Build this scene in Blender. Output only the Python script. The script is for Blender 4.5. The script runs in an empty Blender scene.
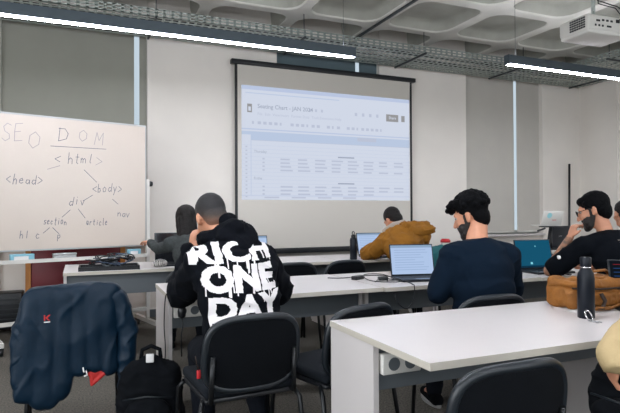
import bpy, bmesh, math, random
import numpy as np
from mathutils import Vector, Matrix, Euler, noise
from mathutils.bvhtree import BVHTree

random.seed(7)
SC = bpy.context.scene
COL = SC.collection
PI = math.pi
V = Vector

# ------------------------------------------------------------------ camera
cam_d = bpy.data.cameras.new('camera')
cam = bpy.data.objects.new('camera', cam_d)
COL.objects.link(cam)
SC.camera = cam
cam_d.sensor_width = 36.0
cam_d.lens = 540.0 * 36.0 / 620.0
cam_d.clip_start = 0.05
_r = V((0.920025735, -0.391830077, -0.004673007))
_u = V((-0.000362831, -0.012777068, 0.999918304))
_b = V((-0.391857774, -0.919948877, -0.011897399))
M4 = Matrix(((_r.x, _u.x, _b.x, 0.0), (_r.y, _u.y, _b.y, 0.0), (_r.z, _u.z, _b.z, 1.23), (0, 0, 0, 1)))
cam.matrix_world = M4

# ------------------------------------------------------------------ world and exposure
W = bpy.data.worlds.new('daylight')
SC.world = W
W.use_nodes = True
W.node_tree.nodes['Background'].inputs[0].default_value = (0.62, 0.70, 0.75, 1)
W.node_tree.nodes['Background'].inputs[1].default_value = 0.7
SC.view_settings.view_transform = 'Standard'
SC.view_settings.look = 'None'
SC.view_settings.gamma = 1.0
SC.view_settings.use_curve_mapping = False
SC.view_settings.exposure = 0.5
LAMP_POWER = 66.0
CEILING_FILL_POWER = 16.0        # strip added on lamp tops to brighten the ceiling: added ceiling fill          # emission strength of every pendant lamp's diffuser


def area_light(name, loc, rot, sx, sy, power, color):
    d = bpy.data.lights.new(name, 'AREA')
    d.shape = 'RECTANGLE'
    d.size = sx
    d.size_y = sy
    d.energy = power
    d.color = color
    o = bpy.data.objects.new(name, d)
    o.location = loc
    o.rotation_euler = rot
    COL.objects.link(o)
    return o


# added fill light at made-up windows in the unseen rear wall
area_light('rear_fill_light', (1.95, -2.93, 1.95), (math.radians(90), 0, 0), 9.6, 2.2, 100.0, (0.88, 0.94, 1.0))
# added light from the left; the windows there are invented to supply it
area_light('left_fill_light', (-3.93, 0.2, 1.95), (math.radians(90), 0, math.radians(-90)), 5.4, 2.1, 150.0, (0.92, 0.95, 1.0))


# ------------------------------------------------------------------ materials
def lin(c):
    return tuple(((x / 255.0) / 12.92 if x / 255.0 <= 0.04045 else ((x / 255.0 + 0.055) / 1.055) ** 2.4) for x in c)


def mat(name, rgb, rough=0.6, metal=0.0, noise_amt=0.0, noise_scale=20.0, bump=0.0, bump_scale=60.0, emit=0.0, spec=0.5, rgb2=None, sheen=0.0):
    m = bpy.data.materials.new(name)
    m.use_nodes = True
    nt = m.node_tree
    b = nt.nodes['Principled BSDF']
    c = lin(rgb) + (1.0,)
    b.inputs['Base Color'].default_value = c
    b.inputs['Roughness'].default_value = rough
    b.inputs['Metallic'].default_value = metal
    b.inputs['Specular IOR Level'].default_value = spec
    if sheen:
        b.inputs['Sheen Weight'].default_value = sheen
    tc = nt.nodes.new('ShaderNodeTexCoord')
    if noise_amt or rgb2:
        n = nt.nodes.new('ShaderNodeTexNoise')
        n.inputs['Scale'].default_value = noise_scale
        n.inputs['Detail'].default_value = 5
        nt.links.new(tc.outputs['Object'], n.inputs['Vector'])
        r = nt.nodes.new('ShaderNodeValToRGB')
        r.color_ramp.elements[0].position = 0.35
        r.color_ramp.elements[1].position = 0.65
        c2 = lin(rgb2) + (1,) if rgb2 else tuple(x * (1 - noise_amt) for x in c[:3]) + (1,)
        r.color_ramp.elements[0].color = c2
        r.color_ramp.elements[1].color = c
        nt.links.new(n.outputs['Fac'], r.inputs['Fac'])
        nt.links.new(r.outputs['Color'], b.inputs['Base Color'])
    if bump:
        n = nt.nodes.new('ShaderNodeTexNoise')
        n.inputs['Scale'].default_value = bump_scale
        n.inputs['Detail'].default_value = 4
        nt.links.new(tc.outputs['Object'], n.inputs['Vector'])
        bp = nt.nodes.new('ShaderNodeBump')
        bp.inputs['Strength'].default_value = bump
        bp.inputs['Distance'].default_value = 0.01
        nt.links.new(n.outputs['Fac'], bp.inputs['Height'])
        nt.links.new(bp.outputs['Normal'], b.inputs['Normal'])
    if emit:
        b.inputs['Emission Color'].default_value = c
        b.inputs['Emission Strength'].default_value = emit
    return m


def glow(name, rgb, strength):
    m = bpy.data.materials.new(name)
    m.use_nodes = True
    nt = m.node_tree
    nt.nodes.clear()
    e = nt.nodes.new('ShaderNodeEmission')
    e.inputs[0].default_value = lin(rgb) + (1,)
    e.inputs[1].default_value = strength
    o = nt.nodes.new('ShaderNodeOutputMaterial')
    nt.links.new(e.outputs[0], o.inputs[0])
    return m


def glass_mat():
    m = bpy.data.materials.new('window glass')
    m.use_nodes = True
    b = m.node_tree.nodes['Principled BSDF']
    b.inputs['Base Color'].default_value = (0.9, 0.95, 1, 1)
    b.inputs['Roughness'].default_value = 0.02
    b.inputs['Transmission Weight'].default_value = 1.0
    b.inputs['IOR'].default_value = 1.1
    return m


M = dict(
    wall=mat('painted plaster', (232, 226, 218), 0.85, bump=0.05, bump_scale=120, noise_amt=0.04, noise_scale=2),
    ceiling=mat('painted concrete', (208, 206, 198), 0.9, bump=0.15, bump_scale=30, noise_amt=0.10, noise_scale=4),
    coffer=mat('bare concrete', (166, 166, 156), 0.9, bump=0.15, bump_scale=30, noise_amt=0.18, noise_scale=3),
    carpet=mat('grey carpet', (104, 99, 90), 0.95, rgb2=(60, 58, 54), noise_scale=85, bump=0.5, bump_scale=220),
    blind_lit=mat('lit grey blind fabric', (192, 188, 180), 0.85, noise_amt=0.04, noise_scale=3),  # right window's blinds: the stronger light there is put into a paler colour
    blind=mat('grey blind fabric', (150, 150, 140), 0.85, noise_amt=0.05, noise_scale=3),
    blind_shaded=mat('shaded blind fabric', (92, 108, 114), 0.85),  # shade behind the projection screen is put into this darker teal
    white_lam=mat('white laminate', (204, 199, 197), 0.32, noise_amt=0.02, noise_scale=3),
    edge=mat('pale edge band', (190, 184, 172), 0.5),
    grey_lam=mat('grey laminate', (90, 96, 100), 0.5),
    white_metal=mat('white enamelled metal', (200, 198, 192), 0.4),
    lamp_body=mat('grey aluminium lamp body', (86, 96, 104), 0.4, 0.6),
    steel=mat('galvanised steel', (172, 180, 174), 0.5, 0.25, noise_amt=0.25, noise_scale=25),
    wire=mat('thin steel wire', (70, 74, 76), 0.5, 0.5),
    black=mat('black plastic', (18, 21, 25), 0.4),
    black_soft=mat('black fabric', (6, 9, 14), 0.92, spec=0.15, noise_amt=0.2, noise_scale=80, bump=0.2, bump_scale=300),
    rim=mat('dark glossy chair rim', (19, 26, 32), 0.38),
    seatpad=mat('dark seat fabric', (16, 21, 27), 0.9, spec=0.2, bump=0.2, bump_scale=300),
    chair_leg=mat('black steel tube', (14, 17, 20), 0.35, 0.3),
    navy_coat=mat('navy padded nylon', (4, 29, 46), 0.5, noise_amt=0.1, noise_scale=8, bump=0.25, bump_scale=30, spec=0.22),
    red=mat('red lining', (176, 34, 30), 0.6),
    maroon=mat('dark red board', (112, 26, 36), 0.5, noise_amt=0.15, noise_scale=5),
    orange=mat('orange pine wood', (190, 124, 58), 0.5, noise_amt=0.2, noise_scale=10),
    board=mat('white enamel board', (196, 185, 174), 0.22),
    alu=mat('silver aluminium', (170, 172, 172), 0.35, 0.7),
    ink=mat('dry marker ink', (104, 108, 122), 0.6),
    ink_pale=mat('pale dry marker ink', (146, 142, 146), 0.6),
    skin=mat('warm skin', (196, 138, 108), 0.5, noise_amt=0.08, noise_scale=25),
    skin_tat=mat('tattooed skin', (170, 120, 92), 0.5, rgb2=(92, 78, 68), noise_scale=28),
    hair_black=mat('black hair', (4, 5, 8), 0.7, spec=0.1, noise_amt=0.5, noise_scale=60, bump=0.8, bump_scale=140),
    hair_brown=mat('dark brown hair', (24, 20, 19), 0.6, spec=0.25, noise_amt=0.4, noise_scale=60, bump=0.5, bump_scale=140),
    beard=mat('dark beard', (30, 24, 22), 0.7, noise_amt=0.3, noise_scale=90, bump=0.5, bump_scale=200),
    hoodie=mat('black hoodie cotton', (7, 10, 16), 0.95, spec=0.12, bump=0.2, bump_scale=250),
    print_white=mat('white print ink', (216, 212, 212), 0.75),
    navy_knit=mat('dark navy jersey', (8, 22, 36), 0.95, spec=0.12, bump=0.15, bump_scale=200),
    black_tee=mat('black cotton', (7, 11, 17), 0.95, spec=0.12, bump=0.1, bump_scale=200),
    mustard=mat('mustard canvas', (142, 94, 28), 0.8, spec=0.25, noise_amt=0.22, noise_scale=12, bump=0.3, bump_scale=45),
    grey_rib=mat('pale grey jersey', (158, 148, 140), 0.9),
    grey_knit=mat('dark grey knit', (64, 68, 68), 0.95, spec=0.15, noise_amt=0.3, noise_scale=60, bump=0.3, bump_scale=150),
    beige=mat('beige cotton', (182, 160, 118), 0.8, noise_amt=0.06, noise_scale=12, bump=0.2, bump_scale=50),
    denim=mat('dark trousers', (12, 16, 23), 0.9, spec=0.15, bump=0.2, bump_scale=150),
    tan_bag=mat('mustard brown canvas', (142, 88, 24), 0.7, noise_amt=0.25, noise_scale=14, bump=0.5, bump_scale=60),
    strap=mat('dark webbing', (40, 26, 16), 0.8),
    bottle=mat('matte dark blue steel', (10, 17, 27), 0.4, 0.1, spec=0.3),
    teal=mat('teal cloth', (18, 84, 88), 0.85, bump=0.2, bump_scale=90),
    keys=mat('dark keyboard keys', (24, 26, 30), 0.5),
    shell=mat('dark laptop shell', (30, 34, 40), 0.35, 0.4),
    white_plastic=mat('white plastic', (214, 212, 206), 0.4),
    blue_box=mat('pale blue card', (120, 170, 186), 0.6),
    eye=mat('eye white', (150, 140, 134), 0.4),
    iris=mat('dark iris', (30, 20, 14), 0.2),
    lip=mat('lips', (160, 92, 80), 0.5),
    black_glass=mat('smoked lens plastic', (24, 26, 30), 0.15),
    glass=glass_mat(),
    lamp=glow('lamp diffuser', (238, 240, 250), LAMP_POWER),
    ceiling_fill=glow('added ceiling fill', (238, 240, 250), CEILING_FILL_POWER),
    sole=mat('pale sole rubber', (150, 150, 148), 0.7),
    paper=mat('white paper', (215, 214, 212), 0.7),
    vent=mat('dark vent mesh', (52, 56, 58), 0.6),
    chrome=mat('polished steel', (190, 190, 190), 0.2, 1.0),
    red_plastic=mat('red plastic', (190, 40, 46), 0.4),
)


def fade_hair():
    m = mat('cropped hair fading to skin', (20, 18, 18), 0.7, bump=0.4, bump_scale=250)
    nt = m.node_tree
    b = nt.nodes['Principled BSDF']
    tc = nt.nodes.new('ShaderNodeTexCoord')
    sx = nt.nodes.new('ShaderNodeSeparateXYZ')
    nt.links.new(tc.outputs['Generated'], sx.inputs[0])
    n = nt.nodes.new('ShaderNodeTexNoise')
    n.inputs['Scale'].default_value = 40
    ad = nt.nodes.new('ShaderNodeMath')
    ad.operation = 'MULTIPLY_ADD'
    nt.links.new(n.outputs['Fac'], ad.inputs[0])
    ad.inputs[1].default_value = 0.12
    nt.links.new(sx.outputs['Z'], ad.inputs[2])
    r = nt.nodes.new('ShaderNodeValToRGB')
    e = r.color_ramp.elements
    e[0].position = 0.10
    e[0].color = lin((150, 106, 84)) + (1,)
    e[1].position = 0.62
    e[1].color = lin((26, 25, 27)) + (1,)
    k = r.color_ramp.elements.new(0.42)
    k.color = lin((62, 52, 47)) + (1,)
    nt.links.new(ad.outputs[0], r.inputs['Fac'])
    nt.links.new(r.outputs['Color'], b.inputs['Base Color'])
    return m


def zebra():
    m = mat('zebra stripes', (220, 216, 210), 0.7)
    nt = m.node_tree
    b = nt.nodes['Principled BSDF']
    tc = nt.nodes.new('ShaderNodeTexCoord')
    w = nt.nodes.new('ShaderNodeTexWave')
    w.inputs['Scale'].default_value = 26
    w.inputs['Distortion'].default_value = 5
    nt.links.new(tc.outputs['Object'], w.inputs['Vector'])
    r = nt.nodes.new('ShaderNodeValToRGB')
    r.color_ramp.interpolation = 'CONSTANT'
    r.color_ramp.elements[0].color = (0.01, 0.01, 0.01, 1)
    r.color_ramp.elements[1].position = 0.5
    r.color_ramp.elements[1].color = lin((220, 216, 210)) + (1,)
    nt.links.new(w.outputs['Fac'], r.inputs['Fac'])
    nt.links.new(r.outputs['Color'], b.inputs['Base Color'])
    return m


M['fade'] = fade_hair()
M['zebra'] = zebra()


# ------------------------------------------------------------------ helpers
def bx(bm, lo, hi, mi=0, rot=None, piv=None):
    r = bmesh.ops.create_cube(bm, size=1.0)
    vs = r['verts']
    c = [(lo[i] + hi[i]) / 2 for i in range(3)]
    s = [abs(hi[i] - lo[i]) for i in range(3)]
    for v in vs:
        v.co = V((v.co.x * s[0] + c[0], v.co.y * s[1] + c[1], v.co.z * s[2] + c[2]))
        if rot is not None:
            p = V(piv) if piv is not None else V(c)
            v.co = rot @ (v.co - p) + p
    fs = set(f for v in vs for f in v.link_faces)
    for f in fs:
        f.material_index = mi
    return vs


def rbx(bm, lo, hi, r=0.01, seg=3, mi=0, rot=None, piv=None):
    t = bmesh.new()
    bx(t, lo, hi, mi)
    bmesh.ops.bevel(t, geom=list(t.edges), offset=r, segments=seg, profile=0.5, affect='EDGES')
    merge(bm, t, rot, piv, mi)


def merge(bm, t, rot=None, piv=None, mi=None):
    mp = {}
    for v in t.verts:
        co = v.co.copy()
        if rot is not None:
            p = V(piv) if piv is not None else V((0, 0, 0))
            co = rot @ (co - p) + p
        mp[v] = bm.verts.new(co)
    for f in t.faces:
        try:
            nf = bm.faces.new([mp[v] for v in f.verts])
            nf.material_index = f.material_index if mi is None else mi
            nf.smooth = True
        except ValueError:
            pass
    t.free()


def tube(bm, pts, r, seg=8, mi=0, closed=False, flat=1.0):
    pts = [V(p) for p in pts]
    n = len(pts)
    rs = r if isinstance(r, (list, tuple)) else [r] * n
    rings = []
    up = V((0, 0, 1))
    prev = None
    for i, p in enumerate(pts):
        if closed:
            d = (pts[(i + 1) % n] - pts[i - 1]).normalized()
        else:
            d = ((pts[min(i + 1, n - 1)] - pts[max(i - 1, 0)])).normalized()
        if prev is None:
            a = d.cross(up)
            if a.length < 1e-3:
                a = d.cross(V((1, 0, 0)))
        else:
            a = prev - d * prev.dot(d)
            if a.length < 1e-4:
                a = d.cross(up)
        a.normalize()
        prev = a
        b = d.cross(a).normalized()
        rings.append([bm.verts.new(p + (a * math.cos(t) + b * math.sin(t) * flat) * rs[i]) for t in [2 * PI * k / seg for k in range(seg)]])
    m = n if closed else n - 1
    for i in range(m):
        A, B = rings[i], rings[(i + 1) % n]
        for k in range(seg):
            f = bm.faces.new((A[k], A[(k + 1) % seg], B[(k + 1) % seg], B[k]))
            f.smooth = True
            f.material_index = mi
    if not closed:
        for ring in (rings[0][::-1], rings[-1]):
            f = bm.faces.new(ring)
            f.material_index = mi


def lathe(bm, prof, c=(0, 0, 0), seg=24, mi=0):
    rings = []
    for (r, z) in prof:
        rings.append([bm.verts.new((c[0] + r * math.cos(2 * PI * k / seg), c[1] + r * math.sin(2 * PI * k / seg), c[2] + z)) for k in range(seg)])
    for A, B in zip(rings, rings[1:]):
        for k in range(seg):
            f = bm.faces.new((A[k], A[(k + 1) % seg], B[(k + 1) % seg], B[k]))
            f.smooth = True
            f.material_index = mi
    f = bm.faces.new(rings[0][::-1]); f.material_index = mi
    f = bm.faces.new(rings[-1]); f.material_index = mi


def quad(bm, a, b, c, d, mi=0):
    f = bm.faces.new([bm.verts.new(V(x)) for x in (a, b, c, d)])
    f.material_index = mi
    return f


def obj(name, bm, mats, parent=None, smooth=False, origin=None):
    me = bpy.data.meshes.new(name)
    bmesh.ops.recalc_face_normals(bm, faces=bm.faces[:])
    if origin is not None:
        bmesh.ops.translate(bm, verts=bm.verts[:], vec=-V(origin))
    bm.to_mesh(me)
    bm.free()
    if smooth:
        for p in me.polygons:
            p.use_smooth = True
    for m in (mats if isinstance(mats, (list, tuple)) else [mats]):
        me.materials.append(m)
    o = bpy.data.objects.new(name, me)
    COL.objects.link(o)
    if origin is not None and parent is None:
        o.location = origin
    if parent is not None:
        o.parent = parent
    return o


def tag(o, label, cat, group=None):
    o['label'] = label
    o['category'] = cat
    if group:
        o['group'] = group
    return o


def thing(name, label, cat, loc=(0, 0, 0), rotz=0.0, group=None):
    o = bpy.data.objects.new(name, None)
    o.empty_display_size = 0.1
    COL.objects.link(o)
    o.location = loc
    o.rotation_euler = (0, 0, rotz)
    return tag(o, label, cat, group)


def struct(name, bm, m, parent=None, smooth=False):
    o = obj(name, bm, m, parent, smooth)
    if parent is None:
        o['kind'] = 'structure'
    return o


def dup(root, loc, rotz, label, group=None):
    r = root.copy()
    COL.objects.link(r)
    r.location = loc
    r.rotation_euler = (0, 0, rotz)
    r['label'] = label
    if group:
        r['group'] = group
    for ch in list(root.children):
        c = ch.copy()
        COL.objects.link(c)
        c.parent = r
        for g in list(ch.children):
            d = g.copy()
            COL.objects.link(d)
            d.parent = c
    return r


def text_mesh(s, bold=0.0):
    """flat outline of some lettering: returns bmesh in x,y with bounds"""
    c = bpy.data.curves.new('lettering', 'FONT')
    c.body = s
    c.size = 1.0
    c.offset = bold
    c.resolution_u = 3
    o = bpy.data.objects.new('lettering', c)
    COL.objects.link(o)
    bpy.context.view_layer.update()
    dg = bpy.context.evaluated_depsgraph_get()
    me = bpy.data.meshes.new_from_object(o.evaluated_get(dg))
    bm = bmesh.new()
    bm.from_mesh(me)
    bpy.data.objects.remove(o)
    bpy.data.meshes.remove(me)
    xs = [v.co.x for v in bm.verts]
    ys = [v.co.y for v in bm.verts]
    return bm, (min(xs), max(xs), min(ys), max(ys))


def put_text(bm, s, origin, right, up, height=None, width=None, bold=0.0, mi=0, lift=None):
    """lettering with its left baseline corner at origin"""
    t, (x0, x1, y0, y1) = text_mesh(s, bold)
    right = V(right).normalized()
    up = V(up).normalized()
    sy = (height / 0.7) if height else width / (x1 - x0)
    sx = (width / (x1 - x0)) if width else sy
    mp = {}
    for v in t.verts:
        mp[v] = bm.verts.new(V(origin) + right * ((v.co.x - x0) * sx) + up * (v.co.y * sy))
    for f in t.faces:
        try:
            nf = bm.faces.new([mp[v] for v in f.verts])
            nf.material_index = mi
        except ValueError:
            pass
    t.free()


# primitives joined into one skin by a voxel remesh
def p_cap(a, b, ra, rb, flat=None):
    return ('cap', V(a), V(b), ra, rb, flat)


def p_ell(c, r, rot=None):
    return ('ell', V(c), V(r), rot if rot is not None else Matrix.Identity(3))


ICO = {}


def add_prim(bm, p):
    if p[0] == 'ell':
        A = p[3] @ Matrix.Diagonal(p[2])
        key = 3 if max(p[2]) > .035 else 2
        if key not in ICO:
            t = bmesh.new(); bmesh.ops.create_icosphere(t, subdivisions=key, radius=1.0)
            t.verts.index_update()
            ICO[key] = ([v.co.copy() for v in t.verts], [[v.index for v in f.verts] for f in t.faces]); t.free()
        vs = [bm.verts.new(A @ c + p[1]) for c in ICO[key][0]]
        for f in ICO[key][1]:
            bm.faces.new([vs[k] for k in f])
    else:
        _, a, b, ra, rb, flat = p
        d = b - a
        L = max(d.length, 1e-5)
        z = d / L
        if flat is not None:
            x = V(flat[0]); x = (x - z * x.dot(z)).normalized()
            fl = flat[1]
        else:
            x = z.orthogonal().normalized()
            fl = 1.0
        y = z.cross(x)
        seg = 14
        prof = []
        for k in range(1, 5):
            t = k / 4 * PI / 2
            prof.append((ra * math.sin(t), -ra * math.cos(t)))
        for k in range(0, 4):
            t = k / 4 * PI / 2
            prof.append((rb * math.cos(t), L + rb * math.sin(t)))
        rings = [[bm.verts.new(a + z * h + (x * math.cos(2 * PI * k / seg) * fl + y * math.sin(2 * PI * k / seg)) * r) for k in range(seg)] for r, h in prof]
        s = bm.verts.new(a - z * ra)
        e = bm.verts.new(a + z * (L + rb))
        for A, B in zip(rings, rings[1:]):
            for k in range(seg):
                bm.faces.new((A[k], A[(k + 1) % seg], B[(k + 1) % seg], B[k]))
        for k in range(seg):
            bm.faces.new((s, rings[0][(k + 1) % seg], rings[0][k]))
            bm.faces.new((e, rings[-1][k], rings[-1][(k + 1) % seg]))


def blob(name, prims, m, parent=None, origin=(0, 0, 0), voxel=0.01, smooth=4, wr=0.0, wf=6.0, fold=0.0, ff=9.0, tf=None, fz=1.4):
    bm = bmesh.new()
    for p in prims:
        add_prim(bm, p)
    me = bpy.data.meshes.new(name)
    bm.to_mesh(me)
    bm.free()
    o = bpy.data.objects.new(name, me)
    COL.objects.link(o)
    a = o.modifiers.new('r', 'REMESH')
    a.mode = 'VOXEL'
    a.voxel_size = voxel
    if smooth:
        s = o.modifiers.new('s', 'SMOOTH')
        s.iterations = smooth
        s.factor = 0.5
    bpy.context.view_layer.update()
    dg = bpy.context.evaluated_depsgraph_get()
    nm = bpy.data.meshes.new_from_object(o.evaluated_get(dg))
    o.modifiers.clear()
    o.data = nm
    bpy.data.meshes.remove(me)
    nm.name = name
    n = len(nm.vertices)
    if wr or fold:
        nrm = np.empty(n * 3); cos = np.empty(n * 3)
        nm.vertices.foreach_get('normal', nrm); nm.vertices.foreach_get('co', cos)
        nrm = nrm.reshape(-1, 3); cos = cos.reshape(-1, 3)
        for i in range(n):
            p = V(cos[i])
            d = 0.0
            if wr:
                d += noise.noise(p * wf) * wr
            if fold:
                q = V((p.x * ff, p.y * ff, p.z * ff * fz)) + V((noise.noise(p * 3.1), noise.noise(p * 2.7 + V((5, 1, 2))), 0)) * 1.6
                k = 1.0 - abs(noise.noise(q)) * 2.2
                d += max(k, 0.0) ** 2 * fold - fold * 0.3
            cos[i] += nrm[i] * d
        nm.vertices.foreach_set('co', cos.ravel())
        nm.update()
    nm.transform(Matrix.Translation(-V(origin)))
    if tf is not None:
        nm.transform(tf)
    for p in nm.polygons:
        p.use_smooth = True
    nm.materials.clear()
    nm.materials.append(m)
    if parent is not None:
        o.parent = parent
    else:
        o.location = origin
    return o


# ================================================================== the room
X0, X1, Y0, Y1, HC = -4.0, 7.87, -3.0, 6.68, 3.59
bm = bmesh.new(); bx(bm, (X0 - .2, Y0 - .2, -0.1), (X1 + .2, Y1 + .3, 0.0))
struct('floor', bm, M['carpet'])

# coffered ceiling: rounded pans between ribs
bm = bmesh.new()
PX, PY = 1.05, 1.0
cx0, cy0 = 3.44 - PX * 8, 5.93 - PY * 10


def rr_loop(cx, cy, hx, hy, r, z, n=4):
    out = []
    for (sx, sy, a0) in ((1, 1, 0), (-1, 1, 90), (-1, -1, 180), (1, -1, 270)):
        for k in range(n + 1):
            a = math.radians(a0 + 90 * k / n)
            out.append(V((cx + sx * (hx - r) + r * math.cos(a), cy + sy * (hy - r) + r * math.sin(a), z)))
    return out


for i in range(13):
    for j in range(12):
        x0, y0 = cx0 + i * PX, cy0 + j * PY
        x1, y1 = x0 + PX, y0 + PY
        if x1 < X0 - PX or x0 > X1 or y0 > Y1 - 0.05:
            continue
        if y1 < Y0 - 0.9:
            continue
        cx, cy = (x0 + x1) / 2, (y0 + y1) / 2
        dp = 0.13 if y1 < 6.0 else 0.50
        loops = [rr_loop(cx, cy, PX / 2, PY / 2, 0.001, HC),
                 rr_loop(cx, cy, PX / 2 - 0.060, PY / 2 - 0.060, 0.20, HC),
                 rr_loop(cx, cy, PX / 2 - 0.072, PY / 2 - 0.072, 0.20, HC + 0.018),
                 rr_loop(cx, cy, PX / 2 - 0.095, PY / 2 - 0.095, 0.20, HC + dp * .75),
                 rr_loop(cx, cy, PX / 2 - 0.115, PY / 2 - 0.115, 0.18, HC + dp * .93),
                 rr_loop(cx, cy, PX / 2 - 0.16, PY / 2 - 0.16, 0.15, HC + dp)]
        vs = [[bm.verts.new(p) for p in L] for L in loops]
        for q, (A, B) in enumerate(zip(vs, vs[1:])):
            for k in range(len(A)):
                f = bm.faces.new((A[k], A[(k + 1) % len(A)], B[(k + 1) % len(A)], B[k]))
                f.smooth = q > 0
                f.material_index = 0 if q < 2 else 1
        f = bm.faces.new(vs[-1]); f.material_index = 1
bmesh.ops.remove_doubles(bm, verts=bm.verts[:], dist=0.0005)
bx(bm, (X0 - .2, Y0 - .2, HC + 0.6), (X1 + .2, Y1 + .3, HC + 0.7))
struct('ceiling', bm, [M['ceiling'], M['coffer']])

# front wall: columns, sill wall and lintel around three windows
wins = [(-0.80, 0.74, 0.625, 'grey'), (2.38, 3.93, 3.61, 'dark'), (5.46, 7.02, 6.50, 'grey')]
bm = bmesh.new()
for a, b in ((X0, -0.80), (0.74, 2.38), (3.93, 5.46), (7.02, X1)):
    bx(bm, (a, Y1, 0), (b, Y1 + 0.3, HC + 0.6))
for a, b, g, k in wins:
    bx(bm, (a, Y1 + 0.06, 0), (b, Y1 + 0.3, 0.88))
    bx(bm, (a, Y1 + 0.02, 3.46), (b, Y1 + 0.3, HC + 0.6))
struct('wall_front', bm, M['wall'])
for i, (a, b, g, k) in enumerate(wins):
    bm = bmesh.new()
    for lo, hi in (((a, Y1 + .2, .88), (a + .05, Y1 + .26, 3.46)), ((b - .05, Y1 + .2, .88), (b, Y1 + .26, 3.46)), ((a + .05, Y1 + .2, .88), (b - .05, Y1 + .26, .93)), ((a + .05, Y1 + .2, 3.41), (b - .05, Y1 + .26, 3.46)), (((a + b) / 2 - .25, Y1 + .2, .93), ((a + b) / 2 - .21, Y1 + .26, 3.41))):
        bx(bm, lo, hi)
    w = struct('window_%d' % (i + 1), bm, M['white_metal'])
    bm = bmesh.new(); bx(bm, (a + .05, Y1 + .225, .93), (b - .05, Y1 + .235, 3.41))
    obj('pane', bm, M['glass'], w)
    bm = bmesh.new(); rbx(bm, (a - 0.0, Y1 - 0.05, .845), (b + 0.0, Y1 + .2, .88), 0.006, 2)
    obj('window_sill', bm, M['white_lam'], w)
    # two roller blinds with a slit of daylight between them
    side = ['left window beside the whiteboard', 'window behind the projection screen', 'right window behind the man in navy'][i]
    for (u0, u1, nm) in ((a + .006, g - 0.030, 'wide'), (g + 0.030, b - .006, 'narrow')):
        t = thing('roller_blind', '%s %s roller blind pulled down over the %s' % (nm, 'shade-darkened teal' if k == 'dark' else 'grey', side), 'blind', ((u0 + u1) / 2, Y1 + 0.07, .90), 0)
        w2 = (u1 - u0) / 2
        bm = bmesh.new(); bx(bm, (-w2, -0.001, 0.02), (w2, 0.001, 2.50))
        obj('blind_fabric', bm, M['blind_shaded'] if k == 'dark' else (M['blind_lit'] if i == 2 else M['blind']), t)
        bm = bmesh.new(); tube(bm, [(-w2, 0, 2.52), (w2, 0, 2.52)], 0.022, 10)
        obj('blind_roller', bm, M['white_metal'], t)
        bm = bmesh.new(); rbx(bm, (-w2, -0.006, 0.0), (w2, 0.006, 0.022), 0.003, 2)
        obj('bottom_bar', bm, M['white_metal'], t)

bm = bmesh.new(); bx(bm, (X1, Y0, 0), (X1 + .2, Y1, HC + 0.6))
bx(bm, (X1 - 0.05, 5.95, 0), (X1, 6.47, HC + .3))
struct('wall_right', bm, M['wall'])
bm = bmesh.new()
bx(bm, (X0 - .2, Y0, 0), (X0, Y1, .85)); bx(bm, (X0 - .2, Y0, 3.05), (X0, Y1, HC + .6))
for a, b in ((Y0, -2.5), (.05, .35), (2.9, Y1)):
    bx(bm, (X0 - .2, a, .85), (X0, b, 3.05))
struct('wall_left', bm, M['wall'])
for i, (a, b) in enumerate(((-2.5, .05), (.35, 2.9))):  # unseen windows, invented as the source of the left fill light
    bm = bmesh.new()
    for lo, hi in (((X0 - .18, a, .85), (X0 - .1, a + .06, 3.05)), ((X0 - .18, b - .06, .85), (X0 - .1, b, 3.05)), ((X0 - .18, a, .85), (X0 - .1, b, .91)), ((X0 - .18, a, 2.99), (X0 - .1, b, 3.05)), ((X0 - .18, (a + b) / 2 - .03, .91), (X0 - .1, (a + b) / 2 + .03, 2.99))):
        bx(bm, lo, hi)
    w = struct('window_%d' % (i + 7), bm, M['white_metal'])
    bm = bmesh.new(); bx(bm, (X0 - .145, a + .05, .90), (X0 - .135, b - .05, 3.0)); obj('pane', bm, M['glass'], w)
bm = bmesh.new()
bx(bm, (X0, Y0 - .2, 0), (X1, Y0, .82)); bx(bm, (X0, Y0 - .2, 3.08), (X1, Y0, HC + 0.6))
for a, b in ((X0, -2.9), (-.05, .35), (3.3, 3.7), (6.8, X1)):
    bx(bm, (a, Y0 - .2, .82), (b, Y0, 3.08))
struct('wall_back', bm, M['wall'])
for i, (a, b) in enumerate(((-2.9, -.05), (.35, 3.3), (3.7, 6.8))):  # unseen windows, made up to account for the rear fill light
    bm = bmesh.new()
    for lo, hi in (((a, Y0 - .18, .82), (a + .06, Y0 - .1, 3.08)), ((b - .06, Y0 - .18, .82), (b, Y0 - .1, 3.08)), ((a, Y0 - .18, .82), (b, Y0 - .1, .88)), ((a, Y0 - .18, 3.02), (b, Y0 - .1, 3.08)), (((a + b) / 2 - .03, Y0 - .18, .88), ((a + b) / 2 + .03, Y0 - .1, 3.02))):
        bx(bm, lo, hi)
    w = struct('window_%d' % (i + 4), bm, M['white_metal'])
    bm = bmesh.new(); bx(bm, (a + .05, Y0 - .145, .87), (b - .05, Y0 - .135, 3.03)); obj('pane', bm, M['glass'], w)
bm = bmesh.new()
for a, b in ((0.74, 2.38), (3.93, 5.46), (6.93, X1)):
    bx(bm, (a, Y1 - .015, 0), (b, Y1, .09))
struct('baseboard_front', bm, M['grey_lam'])
# conduit along one rib
t = obj('conduit', (lambda b: (bx(b, (3.40, -1.0, HC - .022), (3.43, 6.45, HC)), b)[1])(bmesh.new()), M['wire'])
tag(t, 'thin dark cable conduit running along a ceiling rib', 'conduit')


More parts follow.
